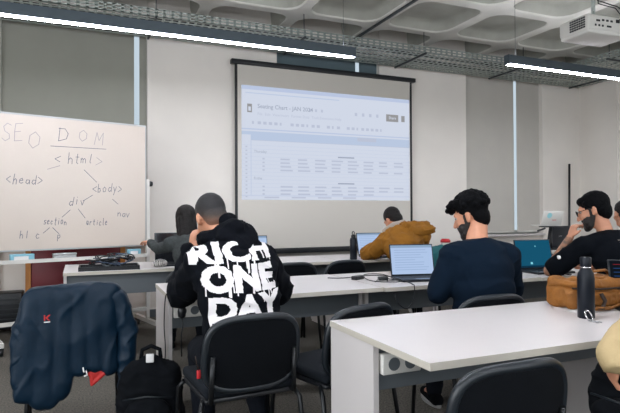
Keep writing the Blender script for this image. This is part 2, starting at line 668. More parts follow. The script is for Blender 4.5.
# ------------------------------------------------------------------ cable trays under the ceiling
def tray(name, label, lo, hi, along, solid=0.0):
    t = thing(name, label, 'cable tray', ((lo[0] + hi[0]) / 2, (lo[1] + hi[1]) / 2, lo[2]))
    c = V(((lo[0] + hi[0]) / 2, (lo[1] + hi[1]) / 2, lo[2]))
    bm = bmesh.new()
    L = (hi[0] - lo[0]) if along == 'x' else (hi[1] - lo[1])
    Wd = (hi[1] - lo[1]) if along == 'x' else (hi[0] - lo[0])

    def seg(a0, a1, b0, b1, z0, z1, target):
        if along == 'x':
            bx(target, (a0 - L / 2, b0 - Wd / 2, z0), (a1 - L / 2, b1 - Wd / 2, z1))
        else:
            bx(target, (b0 - Wd / 2, a0 - L / 2, z0), (b1 - Wd / 2, a1 - L / 2, z1))
    n = max(2, int(Wd / 0.085))
    for k in range(n + 1):
        b = k * (Wd - 0.035) / n
        seg(0, L, b, b + 0.030, 0, 0.004, bm)
    q = int(L / 0.085)
    for k in range(q + 1):
        a = k * (L - 0.03) / q
        seg(a, a + 0.028, 0.0, Wd, 0.004, 0.007, bm)
    obj('tray_floor', bm, M['steel'], t)
    for b in (0.0, Wd - 0.003):
        bm = bmesh.new()
        for z in (0.0, 0.035, 0.07):
            seg(0, L, b, b + 0.004, z, z + 0.016, bm)
        for k in range(q + 1):
            a = k * (L - 0.03) / q
            seg(a, a + 0.03, b, b + 0.004, 0.0, 0.085, bm)
        obj('tray_side', bm, M['steel'], t)
    k = 0.93
    while k < L:
        bm = bmesh.new()
        seg(k, k + 0.02, -0.02, Wd + 0.02, -0.02, 0.0, bm)
        for b in (0.03, Wd - 0.04):
            seg(k + .01, k + .018, b, b + .008, 0, HC - lo[2], bm)
        obj('hanger', bm, M['wire'], t)
        k += 1.70
    for k in range(5):
        bm = bmesh.new()
        w = 0.1 + random.random() * (Wd - 0.2)
        pts = []
        for s in range(int(L / 0.5) + 1):
            a = s * 0.5 - L / 2
            b = w - Wd / 2 + 0.04 * math.sin(s * 0.7 + k)
            pts.append((a, b, .025) if along == 'x' else (b, a, .025))
        tube(bm, pts, 0.011, 6)
        obj('cable', bm, M['black'], t)
    return t


tray('cable_tray', 'wide perforated steel cable tray along the front wall under the ceiling', (-3.6, 5.86, 3.31), (7.72, 6.58, 3.36), 'x')
tray('cable_tray', 'perforated steel cable tray running along the right wall under the ceiling', (6.60, -2.6, 3.31), (7.72, 5.84, 3.36), 'y')


# ------------------------------------------------------------------ pendant lamps
def pendant(x0, x1, y, z, label):
    t = thing('pendant_lamp', label, 'lamp', ((x0 + x1) / 2, y, z), 0, 'linear pendant lamps')
    w = (x1 - x0) / 2
    bm = bmesh.new()
    bx(bm, (-w, -.036, .006), (w, .036, .100))
    obj('lamp_body', bm, M['lamp_body'], t)
    bm = bmesh.new()
    bx(bm, (-w + .01, -.024, 0.0), (w - .01, .024, .006))
    obj('diffuser', bm, M['lamp'], t)
    bm = bmesh.new(); bx(bm, (-w + .01, -.028, .100), (w - .01, .028, .1015))
    obj('ceiling_fill_strip', bm, M['ceiling_fill'], t)  # made-up glow on the lamp top, added so the ceiling gets brighter
    for s in (-w + .12, w - .12):
        bm = bmesh.new()
        tube(bm, [(s, 0, .100), (s, 0, HC - z)], 0.0022, 6)
        obj('suspension_wire', bm, M['wire'], t)
    for s in (-w, w):
        bm = bmesh.new(); bx(bm, (s - .002, -.038, -.001), (s + .002, .038, .103))
        obj('end_cap', bm, M['lamp_body'], t)


pendant(-1.30, 2.56, 4.85, 2.80, 'long grey linear pendant lamp glowing white, left of the projection screen top')
pendant(4.18, 6.5, 4.45, 2.80, 'grey linear pendant lamp glowing white near the projector at upper right')
pendant(-1.30, 2.56, 2.0, 2.80, 'linear pendant lamp above the photographer, left row, outside the photograph')
pendant(4.18, 6.5, 1.7, 2.80, 'linear pendant lamp above the near desks, right row, outside the photograph')
pendant(-1.30, 2.56, -.8, 2.80, 'linear pendant lamp at the back of the room, left row, outside the photograph')
pendant(4.18, 6.5, -1.0, 2.80, 'linear pendant lamp at the back of the room, right row, outside the photograph')

# ------------------------------------------------------------------ projection screen
sx0, sx1, sz0, sz1, sy = 1.79, 4.42, 0.745, 3.11, 6.60
t = thing('projection_screen', 'large pull-down projection screen with black borders showing a spreadsheet', 'projection screen', ((sx0 + sx1) / 2, sy, sz0))
hw, hh = (sx1 - sx0) / 2, sz1 - sz0
bm = bmesh.new(); bx(bm, (-hw + .03, -.0015, .03), (hw - .03, .0015, hh))
obj('screen_fabric', bm, mat('matte screen fabric', (206, 201, 192), 0.9), t)
bm = bmesh.new()
bx(bm, (-hw, -.003, .02), (-hw + .035, .003, hh)); obj('side_border', bm, M['black'], t)
bm = bmesh.new(); bx(bm, (hw - .035, -.003, .02), (hw, .003, hh)); obj('side_border', bm, M['black'], t)
bm = bmesh.new(); rbx(bm, (-hw - .05, -.04, hh), (hw + .05, .04, hh + .06), .01, 3)
obj('screen_case', bm, M['black'], t)
bm = bmesh.new(); rbx(bm, (-hw - .02, -.02, -.04), (hw + .02, .02, .03), .008, 3)
obj('bottom_bar', bm, M['black'], t)
# projected spreadsheet
ix0, ix1, iz0, iz1 = 1.875 - (sx0 + sx1) / 2, 4.375 - (sx0 + sx1) / 2, 1.40 - sz0, 2.855 - sz0
IW, IH = ix1 - ix0, iz1 - iz0
G = [glow('projected pale page', (207, 214, 229), 0.72), glow('projected grey band', (184, 196, 222), 0.72), glow('projected text', (160, 168, 186), 0.72),
     glow('projected pale text', (186, 193, 212), 0.72), glow('projected button', (150, 150, 152), 0.72), glow('projected blue header', (184, 198, 222), 0.72)]
bm = bmesh.new()


def pr(u0, v0, u1, v1, mi, d=0.0):
    y = -.004 - d
    quad(bm, (ix0 + u0 * IW, y, iz1 - v0 * IH), (ix0 + u1 * IW, y, iz1 - v0 * IH), (ix0 + u1 * IW, y, iz1 - v1 * IH), (ix0 + u0 * IW, y, iz1 - v1 * IH), mi)


def pt(s, u, v, h, mi, bold=0.0):
    put_text(bm, s, (ix0 + u * IW, -.0065, iz1 - v * IH), (1, 0, 0), (0, 0, 1), height=h * IH, bold=bold, mi=mi)


pr(0, 0, 1, 1, 0)
pr(0, 0, 1, .035, 1, .0005); pr(.02, .06, .55, .068, 5, .001)
pr(.03, .16, .055, .235, 4, .001); pr(.036, .185, .049, .222, 0, .0015)
pt('Seating Chart - JAN 2024', .085, .192, .036, 2, .01)
for k in range(3):
    pr(.37 + k * .035, .165, .382 + k * .035, .19, 3, .001)
for k, wd in enumerate('File Edit View Insert Format Data Tools Extensions Help'.split()):
    pt(wd, .085 + [0, .04, .08, .125, .185, .25, .30, .35, .44][k], .255, .024, 3)
for k in range(4):
    pr(.645 + k * .045, .17, .66 + k * .045, .20, 3, .001)
pr(.845, .16, .925, .23, 4, .001); pt('Share', .862, .205, .026, 0, .01)
pr(.945, .165, .968, .225, 4, .001)
for k in range(26):
    if k not in (6, 13, 17):
        pr(.055 + k * .03, .31, .055 + k * .03 + (.018 if k % 5 else .010), .335, 3, .001)

pr(0, .375, 1, .385, 1, .001)
pr(0, .40, 1, .475, 5, .001); pr(0, .43, .048, .50, 0, .0015)
pr(.66, .405, .78, .44, 3, .0012)
pr(.0, .475, 1, .479, 3, .001); pr(.048, .40, .051, .96, 1, .001)
for k in range(14):
    pr(0, .52 + k * .0335, 1, .5215 + k * .0335, 1, .0008)
    pr(.02, .53 + k * .0335, .03, .542 + k * .0335, 3, .001)
for row, top, head in ((0, .60, 'Thursday'), (1, .845, 'Friday')):
    pt(head, .065, top - .015 if row == 0 else top - .025, .022, 2)
    pr(.54, top - .006, .64, top + .006, 2, .001)
    for c in range(9):
        for r in range(4 if row == 0 else 3):
            u = .11 + c * .098
            wv = .012 if c == 0 else .05 + .022 * random.random()
            if c > 6 and r == 2:
                continue
            pr(u, top + .03 + r * .033, u + wv, top + .044 + r * .033, 3, .001)
pr(0, .962, 1, .966, 1, .001)
for k in range(4):
    pr(.12 + k * .15, .972, .20 + k * .15, .985, 3, .001)
obj('projected_image', bm, G, t)

# ------------------------------------------------------------------ projector
t = thing('projector', 'white ceiling-mounted projector seen from behind at the top right corner', 'projector', (4.50, 3.64, 2.86), math.radians(-3))
t.scale = (.86,) * 3
PZ = (HC - 2.86) / .86
bm = bmesh.new(); rbx(bm, (-.31, -.20, .03), (.31, .20, .20), .03, 4)
rbx(bm, (-.30, -.19, 0.0), (.30, .19, .05), .02, 3)
obj('housing', bm, M['white_plastic'], t, True)
bm = bmesh.new()
for k in range(5):
    for j in range(7):
        bx(bm, (-.316, -.16 + j * .03, .055 + k * .025), (-.308, -.138 + j * .03, .072 + k * .025))
obj('side_vent', bm, M['vent'], t)
for (x, z, w, h) in ((-.20, .13, .05, .02), (-.12, .14, .03, .02), (-.06, .14, .03, .02), (0, .14, .03, .02), (.08, .15, .05, .035), (.2, .13, .05, .04), (-.22, .08, .02, .02), (-.17, .08, .02, .02), (-.12, .08, .02, .02), (-.05, .08, .06, .018)):
    bm = bmesh.new(); bx(bm, (x, -.206, z - h / 2), (x + w, -.198, z + h / 2))
    obj('port', bm, M['black'], t)
bm = bmesh.new()
tube(bm, [(-.02, .205, .12), (-.02, .235, .12)], 0.05, 20)
obj('lens', bm, M['black_glass'], t)
bm = bmesh.new()
tube(bm, [(-.02, 0, .2), (-.02, 0, PZ)], 0.022, 10)
bx(bm, (-.10, -.10, .20), (.06, .10, .215)); bx(bm, (-.10, -.10, PZ - .005), (.06, .10, PZ))
for s in (-1, 1):
    tube(bm, [(-.02 + s * .07, s * .07, .21), (-.02, 0, .33)], .008, 6)
obj('ceiling_mount', bm, M['steel'], t)
bm = bmesh.new()
tube(bm, [(.1, -.2, .15), (.09, -.27, .17), (.03, -.24, .27), (-.01, -.06, .38), (-.02, -.03, .7)], 0.006, 6)
tube(bm, [(.23, -.2, .14), (.2, -.29, .19), (.08, -.22, .3), (-.01, -.05, .42), (-.02, -.03, .8)], 0.007, 6)
obj('cable', bm, M['black'], t)

# ------------------------------------------------------------------ whiteboard on a rolling stand
wa = math.atan2(0.36, 1.34)
t = thing('whiteboard', 'rolling whiteboard with handwritten web page notes, left of the room', 'whiteboard', (-0.02, 5.82, 0), wa)
bw = 0.680
bm = bmesh.new(); bx(bm, (-bw, -.012, .90), (bw, .012, 2.155))
obj('board', bm, M['board'], t)
bm = bmesh.new()
bx(bm, (-bw - .012, -.016, .885), (bw + .012, .016, .90)); bx(bm, (-bw - .012, -.016, 2.155), (bw + .012, .016, 2.17))
bx(bm, (-bw - .012, -.016, .90), (-bw, .016, 2.155)); bx(bm, (bw, -.016, .90), (bw + .012, .016, 2.155))
obj('board_frame', bm, M['alu'], t)
bm = bmesh.new(); bx(bm, (-bw - .02, -.06, .775), (bw + .02, .03, .785)); bx(bm, (-bw - .02, -.065, .775), (bw + .02, -.06, .81)); bx(bm, (-bw - .02, .0, .785), (bw + .02, .03, .80))
obj('marker_tray', bm, M['white_metal'], t)
for s in (-1, 1):
    x = s * (bw + .029)
    bm = bmesh.new(); bx(bm, (x - .016, -.02, .08), (x + .016, .02, 1.60))
    obj('upright', bm, M['white_metal'], t)
    bm = bmesh.new(); bx(bm, (x - .02, -.32, .075), (x + .02, .32, .115))
    obj('foot_bar', bm, M['white_metal'], t)
    bm = bmesh.new(); lathe(bm, [(.0, 0), (.026, 0), (.03, .012), (.026, .035), (.0, .037)], seg=14)
    k = obj('pivot_knob', bm, M['black'], t); k.location = (x + s * .016, -.0, 1.55); k.rotation_euler = (0, s * PI / 2, 0)
    for q in (-.29, .29):
        bm = bmesh.new()
        tube(bm, [(x - .014, q, .035), (x + .014, q, .035)], .035, 16)
        bx(bm, (x - .02, q - .02, .035), (x + .02, q + .02, .078))
        obj('caster', bm, M['black'], t)
bm = bmesh.new(); bx(bm, (-bw - .03, -.015, .20), (bw + .03, .015, .235))
obj('cross_bar', bm, M['white_metal'], t)
# handwriting strokes; glyphs on a unit box
GL = {
    'S': [[(.9, .9), (.5, 1), (.15, .8), (.3, .55), (.75, .4), (.8, .15), (.4, 0), (.05, .15)]],
    'E': [[(.85, 1), (.15, .95), (.1, .5), (.15, 0), (.9, .05)], [(.12, .5), (.7, .55)]],
    'O': [[(.5, 1), (.1, .75), (.08, .3), (.45, 0), (.9, .25), (.92, .7), (.5, 1)]],
    'D': [[(.1, 1), (.15, 0)], [(0, .95), (.6, .95), (.95, .6), (.85, .2), (.15, 0)]],
    'M': [[(.05, 0), (.15, 1), (.5, .35), (.85, 1), (.95, 0)]],
    '<': [[(.9, .8), (.1, .45), (.9, .1)]], '>': [[(.1, .8), (.9, .45), (.1, .1)]],
    'h': [[(.2, 1), (.15, 0)], [(.17, .35), (.5, .55), (.75, .4), (.75, 0)]],
    't': [[(.5, .95), (.45, .1), (.7, 0)], [(.2, .65), (.8, .65)]],
    'm': [[(.05, .55), (.08, 0)], [(.07, .35), (.3, .55), (.45, .4), (.45, 0)], [(.45, .35), (.7, .55), (.9, .4), (.92, 0)]],
    'l': [[(.5, 1), (.45, .1), (.65, 0)]],
    'e': [[(.15, .3), (.8, .35), (.6, .58), (.2, .45), (.15, .12), (.5, 0), (.85, .1)]],
    'a': [[(.75, .5), (.3, .52), (.15, .2), (.45, 0), (.75, .25), (.78, .5), (.8, 0)]],
    'd': [[(.75, .45), (.3, .5), (.12, .2), (.4, 0), (.75, .2)], [(.8, 1), (.78, 0)]],
    'b': [[(.2, 1), (.2, 0)], [(.2, .4), (.6, .5), (.8, .2), (.5, 0), (.2, .1)]],
    'o': [[(.5, .55), (.15, .35), (.25, 0), (.7, .02), (.85, .35), (.5, .55)]],
    'y': [[(.2, .5), (.5, .1)], [(.85, .55), (.3, -.35)]],
    'i': [[(.5, .5), (.5, 0)], [(.5, .72), (.52, .76)]],
    'v': [[(.1, .5), (.45, 0), (.85, .55)]],
    's': [[(.8, .5), (.3, .5), (.3, .3), (.75, .2), (.6, 0), (.15, .03)]],
    'c': [[(.8, .45), (.4, .55), (.15, .25), (.4, 0), (.85, .08)]],
    'n': [[(.15, .55), (.15, 0)], [(.15, .35), (.5, .55), (.8, .35), (.8, 0)]],
    'r': [[(.2, .55), (.2, 0)], [(.2, .35), (.5, .55), (.8, .5)]],
    'p': [[(.2, .5), (.15, -.4)], [(.2, .45), (.7, .5), (.8, .2), (.45, 0), (.2, .1)]],
    '1': [[(.5, .9), (.5, 0)]], ' ': [],
}


def stroke(bm, pts, w, mi):
    for a, b in zip(pts, pts[1:]):
        a, b = V((a[0], 0, a[1])), V((b[0], 0, b[1]))
        d = (b - a)
        if d.length < 1e-5:
            continue
        d.normalize()
        n = V((-d.z, 0, d.x)) * w / 2
        a = a - d * w * .3; b = b + d * w * .3
        y = V((0, -.0135, 0))
        quad(bm, a + n + y, b + n + y, b - n + y, a - n + y, mi)


RJ = random.Random(21)


def hand(bm, s, x, z, h, adv=.62, w=.007, mi=0):
    for i, ch in enumerate(s):
        j1, j2, j3, j4 = (RJ.uniform(-1, 1) for _ in range(4))
        sh, sc, dz = .22 + .12 * j1, 1 + .16 * j2, .10 * h * j3
        for st in GL.get(ch, []):
            stroke(bm, [(x + (i * adv + p[0] * adv * (.86 + .1 * j4)) * h + p[1] * h * sh * .5, z + p[1] * h * sc + dz) for p in st], w, mi)


# board x runs -0.695..0.695 across photo x 0..146; z .90..2.155
def BXc(px): return -0.680 + px / 146.0 * 1.36
def word(txt, x, z, h, adv=.62, mi=0):
    b = bmesh.new(); hand(b, txt, x, z, h, adv, .0055, mi)
    obj('handwritten_word', b, [M['ink'], M['ink_pale']], t)


def line(pts, mi):
    b = bmesh.new(); stroke(b, pts, .0055, mi)
    obj('drawn_line', b, [M['ink'], M['ink_pale']], t)


word('SE', BXc(0) + .01, 1.90, .155, .62, mi=1)
word('O', BXc(24), 1.87, .17, .75, mi=1)
word('D', BXc(52), 1.93, .15, .8, mi=0)
word('O', BXc(73), 1.94, .13, .7, mi=1)
word('M', BXc(89), 1.94, .12, .9, mi=1)
line([(BXc(46), 1.885), (BXc(102), 1.89)], 0)
word('<', BXc(49), 1.72, .09, .8)
word('html', BXc(62), 1.73, .10, .62)
word('>', BXc(90), 1.71, .10, .8, mi=1)
line([(BXc(43), 1.66), (BXc(55), 1.70)], 1)
word('<head>', BXc(5), 1.51, .085, .62)
line([(BXc(79), 1.67), (BXc(92), 1.55)], 0)
word('<body>', BXc(87), 1.45, .082, .62)
line([(BXc(88), 1.42), (BXc(78), 1.36)], 0)
word('div', BXc(63), 1.32, .095, .58)
line([(BXc(109), 1.38), (BXc(115), 1.33)], 0)
word('nav', BXc(114), 1.20, .07, .65)
line([(BXc(65), 1.27), (BXc(57), 1.20)], 0)
line([(BXc(73), 1.28), (BXc(80), 1.19)], 0)
word('section', BXc(39), 1.13, .065, .47)
word('article', BXc(81), 1.12, .065, .47)
line([(BXc(45), 1.10), (BXc(39), 1.05)], 0)
line([(BXc(48), 1.10), (BXc(54), 1.04)], 0)
word('h1 c', BXc(17), 1.00, .075, .6)
word('p', BXc(52), .99, .06, .7)


def on_board(x, y, z):
    return (-0.02 + x * math.cos(wa) - y * math.sin(wa), 5.82 + x * math.sin(wa) + y * math.cos(wa), z)


bm = bmesh.new(); rbx(bm, (-.105, -.025, 0), (.105, .025, .05), .012, 3); rbx(bm, (-.108, -.027, .045), (.108, .027, .068), .008, 2)
o = obj('board_eraser', bm, M['alu'], None, True); o.location = on_board(-.13, -.031, .786); o.rotation_euler = (0, 0, wa)
tag(o, 'grey felt board eraser lying on the whiteboard tray', 'eraser')
for q, (x, w, lb) in enumerate(((-.50, .10, 'pale blue card box on the left end of the whiteboard tray'), (.55, .065, 'pale blue card box on the right end of the whiteboard tray near the reaching hand'))):
    bm = bmesh.new(); rbx(bm, (-w, -.03, 0), (w, .025, .075), .003, 2); bx(bm, (-w * .7, -.0312, .02), (w * .5, -.0302, .055), 1)
    o = obj('card_box', bm, [M['blue_box'], M['paper']]); o.location = on_board(x, -.030, .786); o.rotation_euler = (0, 0, wa)
    tag(o, lb, 'box')

# ------------------------------------------------------------------ cabinet below the left window
t = thing('low_cabinet', 'low dark red cabinet with orange wood frame behind the whiteboard', 'cabinet', (-.03, 6.46, 0))
bm = bmesh.new(); bx(bm, (-.44, -.14, .06), (.44, .16, .98)); obj('body', bm, M['maroon'], t)
for s in (-1, 1):
    bm = bmesh.new(); bx(bm, (s * .44, -.16, 0), (s * .49, .17, 1.0)); obj('side_panel', bm, M['orange'], t)
    bm = bmesh.new(); rbx(bm, (min(s * .005, s * .43), -.16, .08), (max(s * .005, s * .43), -.142, .97), .003, 1); d = obj('door', bm, M['maroon'], t)
    bm = bmesh.new(); bx(bm, (s * .03 - .006, -.18, .5), (s * .03 + .006, -.16, .62)); obj('handle', bm, M['alu'], d)
bm = bmesh.new(); rbx(bm, (-.49, -.17, .98), (.49, .17, 1.0), .004, 2); obj('top', bm, M['orange'], t)
t = thing('heater', 'dark slatted heater on the floor left of the red cabinet', 'heater', (-.85, 6.45, 0))
bm = bmesh.new(); rbx(bm, (-.30, -.10, .04), (.30, .12, .42), .015, 2); obj('casing', bm, M['black'], t)
bm = bmesh.new()
for k in range(6):
    bx(bm, (-.27, -.112, .09 + k * .05), (.27, -.098, .105 + k * .05))
obj('grille', bm, M['rim'], t)


# ------------------------------------------------------------------ tables
def table(x, y, L, D, label, socket=False, mod=0.36, grp='white office desks'):
    t = thing('desk', label, 'desk', (x, y, 0), 0, grp)      # origin at the near left corner
    H = 0.74
    bm = bmesh.new(); bx(bm, (0, 0, H - .026), (L - .003, D, H))
    for f in bm.faces:
        if abs(f.normal.z) < .5:
            f.material_index = 1
    obj('tabletop', bm, [M['white_lam'], M['edge']], t)
    for s in (0.003, L - .03):
        bm = bmesh.new(); bx(bm, (s, mod, 0.02), (s + .024, D - .005, H - .026)); bx(bm, (s - .001, mod + .02, 0.0), (s + .025, D - .03, .02))
        obj('end_panel', bm, M['white_lam'], t)
    bm = bmesh.new(); bx(bm, (.027, mod + .02, .53), (L - .03, mod + .04, H - .026))
    obj('modesty_panel', bm, M['grey_lam'], t)
    if socket:
        bm = bmesh.new(); rbx(bm, (.035, mod - .02, .598), (.21, mod + .018, .678), .004, 2)
        s = obj('socket_box', bm, M['white_plastic'], t)
        bm = bmesh.new()
        for q in (.085, .16):
            tube(bm, [(q, mod - .0215, .638), (q, mod - .019, .638)], .026, 18)
        obj('socket_face', bm, M['grey_lam'], s)
    return t


table(1.045, 1.465, 1.40, .765, 'near white desk whose bare left corner fills the lower middle', True, .375)
table(2.445, 1.465, 1.40, .765, 'near white desk at the right edge under the bag and laptop', False, .375)
table(.487, 3.065, 1.34, .85, 'middle row white desk where the man in the printed hoodie sits', True, .28)
table(1.83, 3.045, 1.34, .85, 'middle row white desk carrying the bright laptop beside the man in navy', False, .28)
table(3.173, 3.03, 1.22, .85, 'middle row white desk at the right where the bearded man sits', False, .28)
table(-.13, 4.93, 1.30, .80, 'back row white desk carrying the tray of cables by the whiteboard', False, .06)
table(1.17, 4.92, 1.30, .80, 'back row white desk in front of the projection screen with bottle', False, .28)
table(2.47, 4.90, 1.30, .80, 'back row white desk under the folded arm of the mustard jacket', False, .28)
table(3.78, 4.90, 1.30, .80, 'back row white desk behind the man in navy', False, .28)
table(5.09, 4.95, 1.30, .80, 'back row white desk carrying the stickered white laptop stand', False, .28)


# ------------------------------------------------------------------ chairs
def make_chair(label):
    t = thing('office_chair', label, 'chair', (0, 0, 0), 0, 'black stacking chairs')
    # backrest shell: grid in a rounded outline, slightly wrapped
    W2, Z0, Z1, yb = .222, .455, .775, -.215
    N, K = 22, 14

    def outline(u, v):
        # map square to rounded shape
        p = 3.4
        x, z = u, v
        k = (abs(x) ** p + abs(z) ** p) ** (1 / p) if (x or z) else 1
        m = max(abs(x), abs(z))
        sc = m / k if k else 1
        return x * sc, z * sc

    def pos(u, v, off):
        a, b = outline(u, v)
        wv = W2 * (1 - .05 * (b + 1) / 2)
        z = (Z0 + Z1) / 2 + b * (Z1 - Z0) / 2
        y = yb - (z - Z0) * .16 + .045 * a * a + .012 * b * b
        return V((a * wv, y + off, z))
    bm = bmesh.new()
    for off in (-.012, .012):
        g = [[bm.verts.new(pos(-1 + 2 * i / N, -1 + 2 * j / K, off)) for j in range(K + 1)] for i in range(N + 1)]
        for i in range(N):
            for j in range(K):
                f = bm.faces.new((g[i][j], g[i + 1][j], g[i + 1][j + 1], g[i][j + 1])); f.smooth = True
    obj('backrest', bm, M['black_soft'], t)
    bm = bmesh.new()
    ring = [(-1 + 2 * i / N, -1) for i in range(N)] + [(1, -1 + 2 * j / K) for j in range(K)] + [(1 - 2 * i / N, 1) for i in range(N)] + [(-1, 1 - 2 * j / K) for j in range(K)]
    tube(bm, [pos(u, v, 0) for u, v in ring], .017, 10, closed=True)
    obj('backrest_rim', bm, M['rim'], t)
    bm = bmesh.new(); rbx(bm, (-.215, -.19, .425), (.215, .22, .475), .02, 4)
    obj('seat', bm, M['seatpad'], t, True)
    bm = bmesh.new(); rbx(bm, (-.215, -.19, .405), (.215, .20, .427), .008, 2)
    obj('seat_shell', bm, M['black'], t, True)
    for s in (-1, 1):
        bm = bmesh.new(); tube(bm, [(s * .215, .17, .415), (s * .235, .20, .38), (s * .245, .225, 0)], .012, 8); obj('leg', bm, M['chair_leg'], t)
        bm = bmesh.new(); tube(bm, [(s * .215, -.15, .415), (s * .235, -.19, .38), (s * .245, -.26, 0)], .012, 8); obj('leg', bm, M['chair_leg'], t)
        bm = bmesh.new(); tube(bm, [(s * .19, -.10, .412), (s * .195, -.21, .42), (s * .195, -.215, .50), (s * .19, -.225, .62)], .012, 8); obj('back_support', bm, M['chair_leg'], t)
    bm = bmesh.new(); tube(bm, [(-.215, -.15, .41), (.215, -.15, .41)], .010, 8); tube(bm, [(-.215, .17, .41), (.215, .17, .41)], .010, 8)
    obj('cross_tube', bm, M['chair_leg'], t)
    return t


chair = make_chair('black office chair under the man in the printed hoodie')
chair.location = (.695, 2.52, 0); chair.rotation_euler = (0, 0, math.radians(4))
for (x, y, a, lb) in (
        (1.205, 2.53, 16, 'empty black office chair half hidden behind the near desk corner'),
        (1.20, 1.48, 0, 'nearest black office chair tucked under the near white desk'),
        (2.07, 2.52, -4, 'black office chair under the man in the navy sweater'),
        (3.42, 2.70, -2, 'black office chair under the bearded man with glasses'),
        (-.02, 3.36, 2, 'black office chair with a navy padded coat hung over it'),
        (2.28, 4.76, 6, 'empty black chair at the back desk left of the mustard jacket'),
        (1.78, 4.74, -4, 'empty black chair at the back desk just right of the printed hoodie'),
        (.86, 4.66, 0, 'black chair under the long haired person by the whiteboard'),
        (2.98, 4.55, 0, 'black chair under the person in the mustard jacket'),
        (1.80, 1.25, 90, 'black chair under the dark backpack at the lower right'),
        (2.42, .98, 0, 'black chair under the person in the beige sleeve at lower right'),
        (4.60, 3.25, -4, 'black chair under the brown haired person at the right edge')):
    dup(chair, (x, y, 0), math.radians(a), lb)


# ------------------------------------------------------------------ laptops
def screen_doc():
    return [glow('bright document page', (176, 198, 232), 0.70), glow('document toolbar', (140, 164, 192), 0.70), glow('document lines', (152, 174, 210), 0.70)]


def screen_blue():
    return [glow('deep blue desktop', (20, 78, 104), 0.8), glow('dark task bar', (12, 40, 58), 1.0), glow('desktop icons', (110, 180, 196), 1.0)]


def screen_dark():
    return [glow('dark editor page', (14, 18, 24), 1.0), glow('red editor lines', (120, 30, 40), 0.8), glow('blue editor lines', (40, 70, 120), 0.7)]


def laptop(label, loc, rotz, kind, w=.34, hgt=.225, tilt=14, shell='shell', logo=False):
    t = thing('laptop', label, 'laptop', loc, rotz)     # origin at the hinge centre; opens towards -y
    d = .24 * w / .34
    bm = bmesh.new(); rbx(bm, (-w / 2, -d, 0), (w / 2, 0, .017), .005, 2); b = obj('base', bm, M[shell], t, False)
    bm = bmesh.new()
    for r in range(5):
        for c in range(13):
            kw = (w - .05) / 13
            bx(bm, (-w / 2 + .025 + c * kw, -.028 - (r + 1) * .022, .017), (-w / 2 + .025 + c * kw + kw * .85, -.028 - r * .022 - .004, .019))
    obj('keyboard', bm, M['keys'], b)
    bm = bmesh.new(); bx(bm, (-.05, -d + .015, .017), (.05, -d + .075, .0178)); obj('touchpad', bm, M['black_glass'], b)
    bm = bmesh.new(); rbx(bm, (-w / 2, -.004, 0), (w / 2, .005, hgt), .003, 2)
    if logo:
        put_text(bm, 'DELL', (-.03, .0058, hgt * .5), (1, 0, 0), (0, 0, 1), height=.02, mi=1)
    lid = obj('lid', bm, [M[shell], M['alu']], t); lid.location = (0, 0, .014); lid.rotation_euler = (-math.radians(tilt), 0, 0)
    bm = bmesh.new()
    u0, u1, z0, z1 = -w / 2 + .008, w / 2 - .008, .014, hgt - .008

    def q(a, b_, c, e, mi, y):
        quad(bm, (u0 + a * (u1 - u0), y, z1 - b_ * (z1 - z0)), (u0 + c * (u1 - u0), y, z1 - b_ * (z1 - z0)), (u0 + c * (u1 - u0), y, z1 - e * (z1 - z0)), (u0 + a * (u1 - u0), y, z1 - e * (z1 - z0)), mi)
    q(0, 0, 1, 1, 0, -.0052)
    if kind == 'doc':
        q(0, .0, 1, .09, 1, -.0055)
        for k in range(9):
            q(.08, .16 + k * .085, .55 + .35 * random.random(), .18 + k * .085, 2, -.0055)
        ms = screen_doc()
    elif kind == 'blue':
        q(0, .93, 1, 1, 1, -.0055)
        q(.36, .80, .42, .88, 2, -.0055); q(.55, .2, .58, .24, 2, -.0055)
        ms = screen_blue()
    elif kind == 'off':
        ms = [M['black_glass']] * 3
    else:
        for k in range(9):
            q(.05, .08 + k * .095, .12 + .3 * random.random(), .095 + k * .095, 2 if k % 4 else 1, -.0055)
        ms = screen_dark()
    obj('screen', bm, ms, lid)
    return t


laptop('open laptop with a bright pale blue document left of the man in navy', (2.30, 3.43, .74), math.radians(-12), 'doc', .345, .24, 12)
laptop('open laptop with a deep blue desktop between the navy sweater and bearded man', (3.49, 3.40, .74), math.radians(-8), 'blue', .35, .25, 14)
laptop('open laptop with a white page in front of the mustard jacket', (3.03, 5.32, .74), 0, 'doc', .36, .255, 14)
laptop('open laptop with a pale screen just right of the printed hoodie shoulder', (1.62, 5.30, .74), 0, 'doc', .34, .25, 12)
laptop('large open laptop with a dark screen behind the long haired person', (.88, 5.42, .74), 0, 'off', .42, .29, 8)
laptop('dark laptop at the right edge on the near desk with red and blue lines', (2.635, 1.84, .74), math.radians(-34), 'dark', .34, .235, 16)
laptop('dark laptop seen from behind with a small maker mark, left of the bearded face', (5.92, 5.38, .74), math.radians(183), 'off', .46, .29, 10, 'shell', True)

# ------------------------------------------------------------------ people
def rotm(yaw, pitch=0, roll=0):
    return Matrix.Rotation(math.radians(yaw), 3, 'Z') @ Matrix.Rotation(math.radians(pitch), 3, 'X') @ Matrix.Rotation(math.radians(roll), 3, 'Y')


